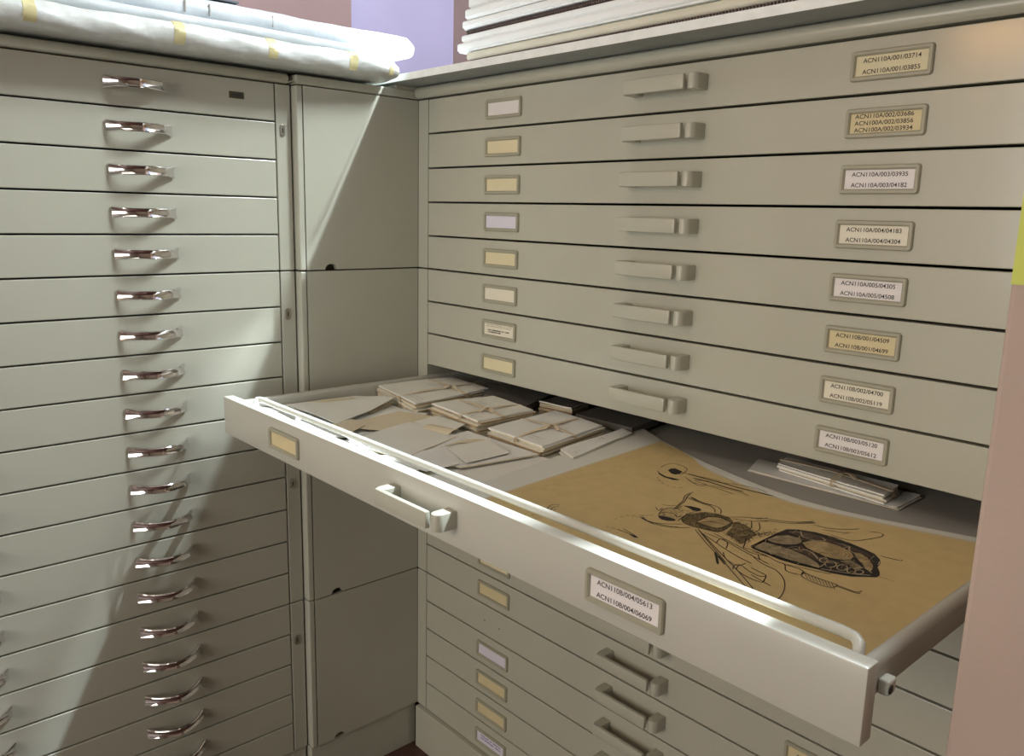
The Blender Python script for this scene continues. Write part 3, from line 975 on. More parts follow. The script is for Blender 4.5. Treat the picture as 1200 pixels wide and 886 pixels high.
# flat ink drawing, metres in the plane of the sheet
INK = {"fill_black":[[[0.7817,-0.2367],[0.7858,-0.2338],[0.7954,-0.2309],[0.8035,-0.2312],[0.8051,-0.236],[0.8002,-0.2422],[0.793,-0.2444],[0.7855,-0.2411]],[[0.779,-0.1852],[0.7867,-0.1793],[0.797,-0.177],[0.8021,-0.1787],[0.8032,-0.1871],[0.7974,-0.1899],[0.7892,-0.1868]],[[0.6679,-0.0942],[0.6784,-0.1025],[0.694,-0.1082],[0.7049,-0.1058],[0.715,-0.1041],[0.7101,-0.1127],[0.6939,-0.113],[0.6815,-0.1079]],[[0.6782,-0.0833],[0.6758,-0.0742],[0.6789,-0.0677],[0.6945,-0.0721],[0.6986,-0.0836],[0.6965,-0.091],[0.6904,-0.0918]],[[0.7054,-0.3277],[0.7144,-0.3238],[0.7303,-0.3259],[0.7402,-0.3292],[0.7262,-0.3311],[0.7139,-0.3304]],[[0.7977,-0.3095],[0.802,-0.3074],[0.8116,-0.3099],[0.8084,-0.3126]]],"abdomen":[[[0.9059,-0.2353],[0.9029,-0.2036],[0.9012,-0.1725],[0.9019,-0.1552],[0.9106,-0.1456],[0.9271,-0.1374],[0.9479,-0.1349],[0.9689,-0.1373],[0.9867,-0.141],[0.9996,-0.1455],[1.0096,-0.1555],[1.0152,-0.1656],[1.0172,-0.1772],[1.0241,-0.1876],[1.028,-0.1961],[1.0277,-0.2033],[1.0199,-0.2113],[1.0103,-0.2216],[0.9933,-0.2294],[0.9822,-0.2313],[0.9619,-0.2372],[0.9425,-0.2398],[0.9209,-0.2373]]],"organ_grey":[[[0.9067,-0.2305],[0.906,-0.21],[0.9169,-0.2079],[0.9398,-0.2065],[0.9583,-0.2103],[0.9719,-0.2164],[0.9794,-0.2238],[0.979,-0.2282],[0.9659,-0.23],[0.9468,-0.2332],[0.9238,-0.2337],[0.9108,-0.2334]],[[0.9046,-0.2014],[0.9054,-0.1827],[0.9129,-0.1714],[0.9245,-0.1688],[0.9324,-0.1753],[0.9335,-0.1865],[0.9252,-0.1987],[0.9131,-0.2044]],[[0.9843,-0.1937],[0.9907,-0.1817],[1.0024,-0.1871],[1.0089,-0.1928],[1.0073,-0.2003],[0.9975,-0.1987]]],"organ_tan":[[[0.9342,-0.1794],[0.9379,-0.1638],[0.949,-0.1564],[0.965,-0.1555],[0.9808,-0.1616],[0.9888,-0.1708],[0.9902,-0.1807],[0.985,-0.1889],[0.9723,-0.1947],[0.9564,-0.1919],[0.9446,-0.1883]],[[0.983,-0.1602],[0.9895,-0.1568],[1.0023,-0.1645],[1.0127,-0.1771],[1.0174,-0.1905],[1.0159,-0.1967],[1.0043,-0.1847],[0.9919,-0.1716]]],"organ_brown":[[[0.9063,-0.1614],[0.9129,-0.1497],[0.9308,-0.1443],[0.9498,-0.1451],[0.9734,-0.1463],[0.9944,-0.1508],[1.0044,-0.159],[0.9942,-0.157],[0.9761,-0.1553],[0.9555,-0.156],[0.9387,-0.1589],[0.927,-0.1657]],[[0.9156,-0.2057],[0.9368,-0.2012],[0.9366,-0.1859],[0.9496,-0.1944],[0.965,-0.199],[0.9782,-0.2001],[0.9856,-0.2023],[0.978,-0.2117],[0.9649,-0.2108],[0.9437,-0.2047]]],"pale":[[[0.9868,-0.2047],[0.9882,-0.2091],[0.9882,-0.2135],[0.9869,-0.2168],[0.9845,-0.2182],[0.9817,-0.2171],[0.9793,-0.2141],[0.9778,-0.2097],[0.9777,-0.2052],[0.9791,-0.2018],[0.9816,-0.2005],[0.9844,-0.2016],[0.9868,-0.2047]],[[0.9979,-0.2037],[0.9991,-0.2077],[0.9991,-0.2117],[0.9979,-0.2146],[0.9958,-0.2158],[0.9933,-0.2149],[0.9912,-0.2121],[0.9899,-0.2081],[0.9899,-0.2041],[0.9911,-0.2011],[0.9933,-0.1999],[0.9958,-0.2009],[0.9979,-0.2037]],[[1.0071,-0.2044],[1.0083,-0.2082],[1.0085,-0.2119],[1.0075,-0.2145],[1.0057,-0.2153],[1.0035,-0.2142],[1.0015,-0.2113],[1.0002,-0.2075],[1.0,-0.2037],[1.001,-0.2011],[1.0028,-0.2003],[1.005,-0.2015],[1.0071,-0.2044]],[[0.9758,-0.202],[0.9769,-0.2052],[0.9769,-0.2084],[0.976,-0.2108],[0.9743,-0.2117],[0.9722,-0.2109],[0.9704,-0.2086],[0.9693,-0.2054],[0.9692,-0.2021],[0.9702,-0.1997],[0.9719,-0.1988],[0.974,-0.1996],[0.9758,-0.202]],[[1.0138,-0.2015],[1.0145,-0.2043],[1.0143,-0.2073],[1.0132,-0.2096],[1.0116,-0.2107],[1.0097,-0.2102],[1.0082,-0.2083],[1.0075,-0.2055],[1.0076,-0.2025],[1.0087,-0.2002],[1.0104,-0.1991],[1.0123,-0.1996],[1.0138,-0.2015]],[[0.9161,-0.1491],[0.9265,-0.1631],[0.9373,-0.1626],[0.9478,-0.154],[0.9413,-0.1479]],[[0.9437,-0.1957],[0.9535,-0.1956],[0.9678,-0.2072]],[[0.9822,-0.2285],[0.9905,-0.2238],[1.0013,-0.2185],[1.0139,-0.2109],[1.022,-0.2035]],[[0.9794,-0.2238],[0.978,-0.2117],[0.9745,-0.1989]],[[0.9379,-0.1638],[0.9495,-0.1698],[0.9594,-0.1822],[0.971,-0.1798]],[[0.9724,-0.1476],[0.978,-0.1591],[0.9832,-0.1599]],[[1.0037,-0.2021],[1.0086,-0.1905],[1.0206,-0.1973]],[[1.0148,-0.1718],[1.0146,-0.1675],[1.0121,-0.1627]]],"line":[[[0.7813,-0.2358],[0.7757,-0.2247],[0.7725,-0.214],[0.7757,-0.2024],[0.7813,-0.1991],[0.7796,-0.186]],[[0.8041,-0.1815],[0.8013,-0.1939],[0.8015,-0.2103],[0.8077,-0.2342]],[[0.7786,-0.2298],[0.7809,-0.2197],[0.792,-0.2187],[0.7996,-0.2235],[0.7999,-0.216]],[[0.7618,-0.2162],[0.7713,-0.223],[0.7685,-0.2115]],[[0.7606,-0.204],[0.7673,-0.1994],[0.7744,-0.1926]],[[0.7811,-0.2068],[0.7735,-0.186],[0.7692,-0.172],[0.7587,-0.1528],[0.7566,-0.1321]],[[0.7818,-0.2037],[0.7751,-0.1841],[0.7719,-0.1724],[0.7634,-0.1551],[0.7585,-0.1406]],[[0.7621,-0.1568],[0.772,-0.1563],[0.7869,-0.1573],[0.8012,-0.1549],[0.8096,-0.1557],[0.819,-0.1626],[0.8252,-0.1732]],[[0.7673,-0.1583],[0.7854,-0.1608],[0.801,-0.1604],[0.8128,-0.1667],[0.818,-0.175]],[[0.7707,-0.2577],[0.7806,-0.26],[0.7926,-0.26],[0.8073,-0.2564],[0.8211,-0.2497],[0.8291,-0.2376]],[[0.774,-0.2592],[0.793,-0.263],[0.8108,-0.2586],[0.8196,-0.2476]],[[0.7926,-0.26],[0.8051,-0.2511],[0.8174,-0.237]],[[0.8261,-0.2179],[0.8348,-0.2036],[0.8475,-0.1979]],[[0.8229,-0.2186],[0.8222,-0.1935],[0.8331,-0.1848],[0.8495,-0.1885],[0.8521,-0.2021],[0.8504,-0.2156],[0.8384,-0.2194],[0.8229,-0.2186]],[[0.8053,-0.2233],[0.8032,-0.2046],[0.8103,-0.1847],[0.8255,-0.1764],[0.8392,-0.1771],[0.8507,-0.187],[0.8565,-0.2033],[0.8581,-0.2242],[0.8458,-0.2299],[0.8298,-0.2335],[0.8166,-0.2333],[0.8053,-0.2233]],[[0.8751,-0.1964],[0.8742,-0.1844],[0.8625,-0.1653]],[[0.8845,-0.1975],[0.8826,-0.1805],[0.8704,-0.1622]],[[0.8675,-0.2251],[0.8816,-0.2201],[0.8887,-0.1987],[0.8943,-0.182]],[[0.8864,-0.2141],[0.8963,-0.2323],[0.901,-0.2428]],[[0.8379,-0.1752],[0.849,-0.1612],[0.8637,-0.1498],[0.8688,-0.1397]],[[0.8424,-0.1765],[0.8635,-0.164],[0.8749,-0.1497]],[[0.8641,-0.1563],[0.8737,-0.1477]],[[0.8358,-0.2392],[0.8701,-0.2648],[0.9072,-0.2893],[0.9321,-0.3077],[0.957,-0.325],[0.962,-0.3259],[0.9622,-0.3223],[0.957,-0.318],[0.9284,-0.2972],[0.9031,-0.2808],[0.8611,-0.2519],[0.8365,-0.235]],[[0.8446,-0.2411],[0.8776,-0.2555],[0.8917,-0.2613],[0.913,-0.2686],[0.9297,-0.2722]],[[0.8486,-0.2392],[0.8788,-0.242],[0.9125,-0.2526],[0.9385,-0.2586],[0.9415,-0.2602]],[[0.8365,-0.235],[0.8782,-0.2665],[0.9119,-0.2915]],[[0.8749,-0.2541],[0.871,-0.2438],[0.8736,-0.2394],[0.8832,-0.2455],[0.8907,-0.2597]],[[0.8941,-0.2698],[0.9046,-0.2818],[0.9195,-0.2885],[0.9246,-0.2864],[0.9256,-0.2757]],[[0.9258,-0.3004],[0.9212,-0.2905],[0.9241,-0.2844],[0.938,-0.2904],[0.952,-0.2931],[0.9559,-0.2873]],[[0.9236,-0.285],[0.9284,-0.2972],[0.9434,-0.3037],[0.9576,-0.3046],[0.9614,-0.3023],[0.9559,-0.2873]],[[0.8566,-0.2325],[0.8968,-0.2435],[0.9161,-0.248],[0.9303,-0.2416]],[[0.9218,-0.2467],[0.928,-0.2555]],[[0.9016,-0.2432],[0.9111,-0.2401],[0.9322,-0.2448]],[[0.917,-0.2528],[0.9328,-0.262],[0.9446,-0.2653],[0.9557,-0.2678],[0.9704,-0.28],[0.9813,-0.2966],[0.9889,-0.3159],[0.9911,-0.3301]],[[0.9354,-0.2821],[0.9499,-0.2846],[0.9558,-0.2878],[0.9611,-0.3016]],[[0.9444,-0.2965],[0.9562,-0.3001],[0.9711,-0.3042]],[[0.9217,-0.2469],[0.929,-0.2554],[0.9394,-0.2594]],[[1.0291,-0.2],[1.0443,-0.1993]],[[1.0053,-0.1461],[1.0132,-0.1452],[1.0255,-0.1427],[1.0255,-0.1386]],[[0.8568,-0.1572],[0.8664,-0.145],[0.8827,-0.1379],[0.8979,-0.1261],[0.9088,-0.1065]],[[0.8626,-0.1573],[0.8742,-0.1486],[0.8924,-0.1388],[0.9034,-0.1263],[0.9134,-0.1102]],[[0.9153,-0.1186],[0.9335,-0.1135],[0.9493,-0.0972],[0.9545,-0.0871]],[[0.9283,-0.1234],[0.9452,-0.1162],[0.9539,-0.1066]],[[0.9539,-0.11],[0.9504,-0.1198]],[[0.966,-0.0867],[0.9753,-0.0819],[0.9817,-0.0853],[0.9801,-0.0994],[0.9697,-0.1255],[0.9565,-0.1321],[0.9432,-0.1322]],[[0.9502,-0.2461],[0.9544,-0.2492],[0.9627,-0.2608],[0.9763,-0.2573],[0.9748,-0.2485]],[[0.9535,-0.2476],[0.9683,-0.2457],[0.9743,-0.2481]],[[0.9742,-0.2493],[0.9835,-0.2509],[0.9958,-0.2513],[1.0087,-0.2506],[1.0118,-0.2533],[1.0099,-0.2615],[0.9997,-0.2642],[0.9798,-0.2608],[0.9742,-0.2493]],[[1.0092,-0.2515],[1.0179,-0.2517],[1.0306,-0.2516],[1.0331,-0.2446]],[[1.0119,-0.2541],[1.0191,-0.2541],[1.0318,-0.254],[1.0344,-0.2508]],[[0.6631,-0.0807],[0.66,-0.0619],[0.6653,-0.0498],[0.6847,-0.0527],[0.6963,-0.0625]],[[0.6954,-0.0636],[0.7008,-0.0806],[0.6993,-0.0874]],[[0.6957,-0.0753],[0.7146,-0.0748],[0.7341,-0.0683],[0.7535,-0.0661]],[[0.712,-0.0898],[0.7334,-0.1008],[0.7492,-0.0937],[0.7289,-0.0909],[0.7452,-0.0767]],[[0.7208,-0.0945],[0.7448,-0.1058],[0.7514,-0.0953]],[[0.7549,-0.0907],[0.7736,-0.0884],[0.796,-0.0849],[0.8105,-0.0888]],[[0.7539,-0.0744],[0.7752,-0.0604],[0.8006,-0.0538],[0.8174,-0.0576]],[[0.7479,-0.0954],[0.7682,-0.0953],[0.795,-0.0984]],[[0.6868,-0.3283],[0.6784,-0.3152],[0.6786,-0.3069],[0.6842,-0.3039]],[[0.6912,-0.3266],[0.6846,-0.3153],[0.6872,-0.3081]],[[0.6933,-0.3239],[0.6902,-0.3161]],[[0.6814,-0.3603],[0.6802,-0.3558]],[[0.6874,-0.3579],[0.6881,-0.3495]],[[0.6777,-0.3241],[0.6852,-0.3303]],[[0.7831,-0.3021],[0.8012,-0.3064],[0.8114,-0.3101]],[[0.781,-0.3095],[0.7926,-0.3084],[0.8031,-0.3087]],[[0.9117,-0.2445],[0.9269,-0.2416],[0.9469,-0.2474],[0.9647,-0.2421],[0.9848,-0.2362],[0.9947,-0.232]],[[0.976,-0.2497],[0.9855,-0.2609]],[[0.9798,-0.25],[0.9893,-0.2612]],[[0.9836,-0.2503],[0.993,-0.2614]],[[0.9874,-0.2506],[0.9967,-0.2617]],[[0.9912,-0.2508],[1.0003,-0.2619]],[[0.9949,-0.2511],[1.004,-0.2621]],[[0.9987,-0.2514],[1.0076,-0.2624]],[[1.0023,-0.2517],[1.0112,-0.2626]],[[1.006,-0.2519],[1.0148,-0.2628]]],"dash":[[[0.7578,-0.2877],[0.7585,-0.2682],[0.7671,-0.2551],[0.7782,-0.2397]],[[0.7665,-0.3124],[0.7804,-0.3088],[0.7974,-0.3092]],[[0.7651,-0.3059],[0.7825,-0.3014]],[[0.6883,-0.1202],[0.7069,-0.1347],[0.7265,-0.1379],[0.7392,-0.1281]],[[0.765,-0.2656],[0.7707,-0.2577],[0.7721,-0.2495],[0.7783,-0.2396]]],"thick":[[[0.8983,-0.1269],[0.9112,-0.1094]],[[1.0085,-0.1464],[1.0255,-0.1427]],[[0.9042,-0.2325],[0.9021,-0.1741]],[[0.9077,-0.2354],[0.9259,-0.2371],[0.9484,-0.2359],[0.9666,-0.2314],[0.9822,-0.2285]],[[0.8886,-0.2766],[0.8978,-0.2875],[0.9086,-0.301]],[[0.8966,-0.2834],[0.9134,-0.2961]],[[0.7664,-0.1513],[0.7869,-0.1573],[0.8017,-0.1557]],[[0.7736,-0.2562],[0.7835,-0.2611],[0.7939,-0.2617]],[[0.7059,-0.0741],[0.7374,-0.0731],[0.7618,-0.0709],[0.7913,-0.07],[0.8303,-0.0635]],[[0.7215,-0.0844],[0.7485,-0.0814],[0.7747,-0.0826],[0.7972,-0.0792]],[[0.9046,-0.2336],[0.9029,-0.1997]],[[0.9909,-0.1758],[0.999,-0.18],[1.0112,-0.1928],[1.0206,-0.1973]],[[1.0016,-0.1596],[1.0122,-0.1694],[1.0177,-0.1847],[1.0259,-0.1961]]],"stipple":[[[0.8053,-0.2233],[0.8032,-0.2046],[0.8103,-0.1847],[0.8255,-0.1764],[0.8392,-0.1771],[0.8507,-0.187],[0.8565,-0.2033],[0.8581,-0.2242],[0.8458,-0.2299],[0.8298,-0.2335],[0.8166,-0.2333]],[[0.845,-0.1804],[0.8522,-0.1747],[0.8643,-0.1767],[0.8819,-0.1879],[0.8925,-0.1939],[0.8955,-0.2151],[0.9016,-0.2432],[0.8813,-0.2328],[0.8633,-0.2241],[0.8541,-0.1929]],[[0.7813,-0.2358],[0.7739,-0.2159],[0.7803,-0.2004],[0.7879,-0.1945],[0.8013,-0.1939],[0.806,-0.2294]],[[0.8874,-0.1939],[0.8921,-0.1783],[0.8941,-0.1595],[0.9041,-0.1794],[0.8969,-0.201]]],"wash":[[[0.8053,-0.2233],[0.8032,-0.2046],[0.8103,-0.1847],[0.8255,-0.1764],[0.8392,-0.1771],[0.8507,-0.187],[0.8565,-0.2033],[0.8581,-0.2242],[0.8458,-0.2299],[0.8298,-0.2335],[0.8166,-0.2333]],[[0.8497,-0.1848],[0.8547,-0.1785],[0.8657,-0.1817],[0.8832,-0.1927],[0.8896,-0.1975],[0.8914,-0.214],[0.8944,-0.2346],[0.878,-0.2277],[0.8652,-0.2217],[0.8581,-0.198]]],"washhole":[[[0.8229,-0.2186],[0.8222,-0.1935],[0.8331,-0.1848],[0.8495,-0.1885],[0.8521,-0.2021],[0.8504,-0.2156],[0.8384,-0.2194]]]}
bundle('shaded stack of small cards behind the tied white bundle under the cabinet edge', [(0.300, 0.030), (0.294, 0.085), (0.3588, 0.095), (0.372, 0.040)], -0.546, 7, 15, G_E, tied=False, tops=(CARD_SHADE, CARD_SHADE), jit=.002)


def flat(name, label, cat, quad, z, th, m, lift=None, edge=None, script=None, group=None, fold=None):
    b = MB()
    qq = [(p[0], p[1], z if len(p) == 2 else p[2]) for p in quad]
    b.sheet(qq, th, m, lift, 12, 10, edge=edge)
    if script:
        A, B_, C_, D_ = [Vector((p[0], p[1])) for p in quad]
        u, v = B_ - A, D_ - A
        for (fu, fv, n, L, sd) in script:
            script_lines(b, A + u * fu + v * fv, v, -u, z + .0006, n, L, sd)
    if fold is None:
        o = b.build(name, smooth=True)
        tag(o, label, cat, group)
        return o
    cx = sum(p[0] for p in quad) / 4
    cy = sum(p[1] for p in quad) / 4
    root = thing(name, label, cat, (cx, cy, FL), group)
    o = b.build('envelope_body', root, smooth=True, loc=(-cx, -cy, -FL))
    f = MB()
    fq, fth, flift, fm = fold
    f.sheet(fq, fth, fm, flift, 8, 8)
    f.build('envelope_flap', root, smooth=True, loc=(-cx, -cy, -FL))
    return root


G_L = 'loose envelopes in the open drawer'
# base layer of large folders on the tray bottom
flat('large_envelope', 'large white envelope lying lowest along the drawer front at left', 'envelope',
     [(0.020, -0.410), (0.020, -0.150), (0.240, -0.170), (0.262, -0.410)], FL + .0030, .0025, ENV_W, edge=ENV, lift=lambda u, v: .0130 * max(0, 1 - u / .30) ** .6 if u < .3 else 0)
flat('large_envelope', 'large cream envelope lying lowest in the middle of the drawer left half', 'envelope',
     [(0.266, -0.410), (0.246, -0.165), (0.372, -0.175), (0.466, -0.410)], FL + .0026, .0022, ENV_W, edge=ENV_Y, lift=lambda u, v: .0115 * max(0, 1 - u / .25) ** .6 if u < .25 else 0)
# H: big folder next to the drawing
flat('large_envelope', 'large pale folder reaching under the left edge of the insect drawing mount', 'envelope',
     [(0.4730, -0.405), (0.4300, -0.185), (0.5394, -0.1690), (0.5661, -0.385)], FL + .0042, .0038, ENV, edge=ENV_Y,
     fold=([(0.470, -0.400, FL + .0053), (0.452, -0.260, FL + .0053), (0.472, -0.256, FL + .0053), (0.489, -0.400, FL + .0053)], .0008, None, BAND))
# E: left sheet with curled corner
flat('envelope', 'cream envelope at the far left with its back corner curled up', 'envelope',
     [(0.0180, -0.3300), (0.0300, -0.1900), (0.1130, -0.1560), (0.1900, -0.3230)], FL + .0075, .0012, ENV, group=G_L,
     lift=lambda u, v: .0030 + .012 * max(0, u - .55) * max(0, v - .35) * 2.2 + .003 * math.sin(3 * v), script=[(.55, .30, 2, .05, 31), (.3, .45, 2, .03, 32)],
     fold=([(0.0190, -0.3050, FL + .0090), (0.0500, -0.1800, FL + .0098), (0.0700, -0.1660, FL + .0108), (0.0480, -0.2950, FL + .0100)], .0006, lambda u, v: .0035 * math.sin(math.pi * u), ENV_Y))
flat('envelope', 'yellowed envelope lying open between the far left envelope and the banded bundle', 'envelope',
     [(0.1980, -0.3250), (0.1850, -0.1960), (0.2520, -0.1580), (0.3050, -0.2600)], FL + .0072, .0012, ENV_Y, group=G_L,
     lift=lambda u, v: .0016 + .0035 * u * (1 - v), script=[(.7, .2, 2, .035, 33), (.4, .45, 2, .03, 34)],
     fold=([(0.1870, -0.3350, FL + .0100), (0.1800, -0.2900, FL + .0110), (0.2260, -0.2900, FL + .0110), (0.2650, -0.3550, FL + .0095)], .0006, lambda u, v: .002 * math.sin(math.pi * v), BAND))
flat('envelope', 'cream envelope with a gaping flap beside the banded bundle', 'envelope',
     [(0.2560, -0.2150), (0.2450, -0.1600), (0.3300, -0.1660), (0.3520, -0.2250)], FL + .0085, .0012, ENV, group=G_L,
     lift=lambda u, v: .0020 + .004 * u * v, script=[(.6, .3, 1, .03, 35)],
     fold=([(0.3000, -0.2320, FL + .0110), (0.2950, -0.2050, FL + .0125), (0.3500, -0.1960, FL + .0135), (0.3560, -0.2200, FL + .0110)], .0006, lambda u, v: .003 * math.sin(math.pi * u), ENV_Y))
flat('envelope', 'large cream envelope with pencilled notes in the middle of the open drawer', 'envelope',
     [(0.2964, -0.3700), (0.2571, -0.2249), (0.3682, -0.2100), (0.4250, -0.3560)], FL + .0105, .0014, ENV, group=G_L,
     lift=lambda u, v: .0006 + .0018 * math.sin(2.5 * u + 1.5 * v), script=[(.3, .45, 4, .045, 36), (.75, .3, 2, .03, 37)], edge=ENV_Y)
flat('large_envelope', 'large off white envelope in front of the crosswise tied bundle', 'envelope',
     [(0.3780, -0.3300), (0.3500, -0.1780), (0.5157, -0.1780), (0.4970, -0.3068)], FL + .0088, .0022, ENV_W, group=G_L, edge=ENV_Y,
     lift=lambda u, v: .0004, script=[(.75, .2, 2, .03, 38), (.6, .7, 2, .03, 39)])
flat('envelope', 'cream envelope with open pointed flap lying on the large off white envelope', 'envelope',
     [(0.4079, -0.2664), (0.4178, -0.1984), (0.4920, -0.2145), (0.4930, -0.2950)], FL + .0116, .0010, ENV, group=G_L,
     lift=lambda u, v: .0008 + .003 * (1 - v) * u,
     fold=([(0.4100, -0.2780, FL + .0132), (0.4060, -0.2420, FL + .0150), (0.4280, -0.1990, FL + .0140), (0.4230, -0.2250, FL + .0132)], .0006, lambda u, v: .003 * math.sin(math.pi * v), ENV_Y))
flat('envelope', 'small white envelope by the retaining rod beneath the open pointed flap', 'envelope',
     [(0.3900, -0.3700), (0.4090, -0.2900), (0.4880, -0.3020), (0.4880, -0.3600)], FL + .0112, .0010, ENV_W, group=G_L, lift=lambda u, v: .0006, script=[(.5, .3, 2, .025, 40)])
for q, zz, m_, lab, lf in (
        ([(0.0450, -0.2600), (0.0400, -0.1750), (0.1000, -0.1500), (0.1500, -0.2300)], .0052, ENV_Y, 'yellowed paper edge showing below the curled far left envelope', .0015),
        ([(0.1700, -0.2300), (0.1500, -0.1700), (0.2050, -0.1480), (0.2450, -0.2000)], .0058, ENV_W, 'white envelope corner under the thick tied bundle and the yellowed envelope', .002),
        ([(0.3050, -0.3950), (0.3000, -0.3350), (0.3720, -0.3300), (0.3900, -0.3930)], .0058, ENV_Y, 'small yellowed envelope half hidden by the large envelope with pencilled notes', .002),
        ([(0.4100, -0.4000), (0.4050, -0.3550), (0.4700, -0.3500), (0.4820, -0.3950)], .0096, ENV, 'small cream envelope by the rod beside the drawing mount', .0015)):
    flat('envelope', lab, 'envelope', q, FL + zz, .0009, m_, group=G_L, lift=lambda u, v, k=lf: k * math.sin(2.6 * u + v), edge=ENV_B)
# loose paper strips between rod and front
for i, (pts, lab) in enumerate((
        ([(0.060, -0.3540), (0.118, -0.3580), (0.150, -0.3680), (0.168, -0.3800)], 'narrow curled paper strip along the drawer front at far left'),
        ([(0.172, -0.3800), (0.215, -0.3835), (0.262, -0.3900), (0.300, -0.3990)], 'long flat paper strip at the drawer front below the curled strip'),
        ([(0.262, -0.3560), (0.300, -0.3660), (0.345, -0.3770), (0.378, -0.3810)], 'narrow paper strip touching the rod left of the drawer pull'),
        ([(0.382, -0.3830), (0.420, -0.3900), (0.452, -0.3965), (0.476, -0.3970)], 'short paper strip at the drawer front above the drawer pull'))):
    b = MB()
    rings = []
    for j, (x, y) in enumerate(pts):
        zz = FL + .0178 + .0015 * (j in (1, 2))
        rings.append([(x, y + .0045, zz), (x - .001, y - .0045, zz), (x - .001, y - .0045, zz + .0012), (x, y + .0045, zz + .0012)])
    b.sweep(rings, TISSUE)
    o = b.build('paper_strip')
    tag(o, lab, 'paper strip', 'paper strips by the drawer front')

# contents further back under the cabinet edge, shade put into the dark ones' colour
o = MB().sheet([(0.192, -0.010, -0.5460), (0.120, 0.055, -0.5420), (0.262, 0.12, -0.5440), (0.2960, 0.005, -0.5500)], .0145, CARD_SHADE).build('shaded_folder')
tag(o, 'folder coloured dark for the shade behind the thick tied bundle', 'folder')
o = MB().sheet([(0.3950, 0.0266, -0.5500), (0.3800, 0.13, -0.5480), (0.5023, 0.12, -0.5500), (0.5101, 0.040, -0.5530)], .012, CARD_SHADE).build('shaded_folder')
tag(o, 'folder coloured dark for the shade behind the crosswise tied bundle', 'folder')
o = MB().sheet([(0.66, 0.140, -0.534), (0.66, 0.34, -0.534), (0.86, 0.34, -0.534), (0.86, 0.140, -0.534)], .029, BROWN_LIT).build('brown_light_slab')  # slab added where light falls on the back contents
tag(o, 'brown slab added for the light on contents behind the drawing mount', 'folder')
o = MB().sheet([(0.975, 0.140, -0.538), (0.975, 0.34, -0.538), (1.095, 0.34, -0.538), (1.095, 0.140, -0.538)], .026, BROWN_LIT).build('brown_light_slab')
tag(o, 'brown slab added for the light on contents at the right back of the drawer', 'folder')

# grey interleaving sheet, mount and the insect drawing
o = MB().slab([(0.585, -0.405), (0.535, 0.14), (1.095, 0.14), (1.100, -0.405)], FL + .0003, FL + .0046, TISSUE).build('interleaving_sheet')
tag(o, 'grey interleaving sheet under the insect drawing, visible along its back edge', 'paper')

MZ = -0.5598
mount = [(0.571, -0.408), (0.4985, 0.0772), (0.56, 0.0455), (0.633, 0.0115), (0.69, -0.009), (0.75, -0.026), (0.80, -0.039), (0.858, -0.047), (0.91, -0.044), (0.958, -0.034), (1.01, -0.018), (1.057, -0.004), (1.098, 0.002), (1.1005, -0.408)]
tan = [(0.612, -0.407), (0.5738, 0.0360), (0.62, 0.0085), (0.66, -0.0120), (0.72, -0.036), (0.79, -0.056), (0.8546, -0.0645), (0.905, -0.0600), (0.955, -0.0484), (1.005, -0.0345), (1.0535, -0.0208), (1.0975, -0.014), (1.099, -0.407)]


def inset(poly, d):
    n = len(poly)
    out = []
    ctr = Vector((sum(p[0] for p in poly) / n, sum(p[1] for p in poly) / n))
    for i in range(n):
        p, q, r = Vector(poly[i - 1]), Vector(poly[i]), Vector(poly[(i + 1) % n])
        e1, e2 = (q - p).normalized(), (r - q).normalized()
        nn = Vector((-(e1.y + e2.y), e1.x + e2.x)).normalized()
        if nn.dot(ctr - q) < 0:
            nn = -nn
        if q.x > 1.09 or q.y < -.40:
            nn = Vector((0, 0)) if q.x > 1.09 and q.y < -.4 else (Vector((0, nn.y)) if q.x > 1.09 else Vector((nn.x, 0)))
        v = q + nn * d
        out.append((v.x, v.y))
    return out


root = thing('insect_drawing', 'large tan sheet with a dissected insect drawn in black ink, lying in the open drawer', 'drawing', (0.85, -0.2, FL + .0048))
OFS = (-0.85, -0.2 * -1, -(FL + .0048))
o = MB().slab(mount, FL + .0048, MZ, MOUNT).build('mount', root, loc=OFS)
o['label'] = 'pale mount sheet around the tan paper'
t = MB()
t.slab(tan, MZ + .0001, MZ + .0002, TAN1)
t.slab(inset(tan, .0035), MZ + .00015, MZ + .00028, TAN2)
t.slab(inset(tan, .008), MZ + .0002, MZ + .00036, TAN)
z0 = MZ + .00036
zl = lambda k: z0 + .00010 * k
for p in INK['wash']:
    t.blob(p, zl(1), WASHS)
for p in INK['washhole']:
    t.blob(p, zl(2), WASHT)
for p in INK['abdomen']:
    t.blob(p, zl(1), INKM)
for p in INK['organ_brown']:
    t.blob(p, zl(2), INKBR)
for p in INK['organ_grey']:
    t.blob(p, zl(3), WASHG)
for p in INK['organ_tan']:
    t.blob(p, zl(3.5), WASHT)
for p in INK['fill_black']:
    t.blob(p, zl(3), INKM)


def smooth_line(p, n=4):
    if len(p) < 3:
        return p
    out = []
    for i in range(len(p) - 1):
        a, b_, c, d_ = [Vector(p[max(0, min(len(p) - 1, i + k))]) for k in (-1, 0, 1, 2)]
        for j in range(n):
            s = j / n
            q = .5 * ((2 * b_) + (c - a) * s + (2 * a - 5 * b_ + 4 * c - d_) * s * s + (3 * b_ - a - 3 * c + d_) * s ** 3)
            out.append((q.x, q.y))
    out.append(p[-1])
    return out


for i, p in enumerate(INK['line']):
    t.ribbon(smooth_line(p), .00112, zl(4 + .05 * (i % 7)), INKL)
for p in INK['thick']:
    t.ribbon(smooth_line(p), .0026, zl(4.5), INKM)
for p in INK['pale']:
    t.ribbon(smooth_line(p), .0013, zl(5), WASHP)
for p in INK['dash']:
    s = smooth_line(p, 6)
    for j in range(0, len(s) - 2, 3):
        t.ribbon(s[j:j + 3], .0009, zl(4), INKL)


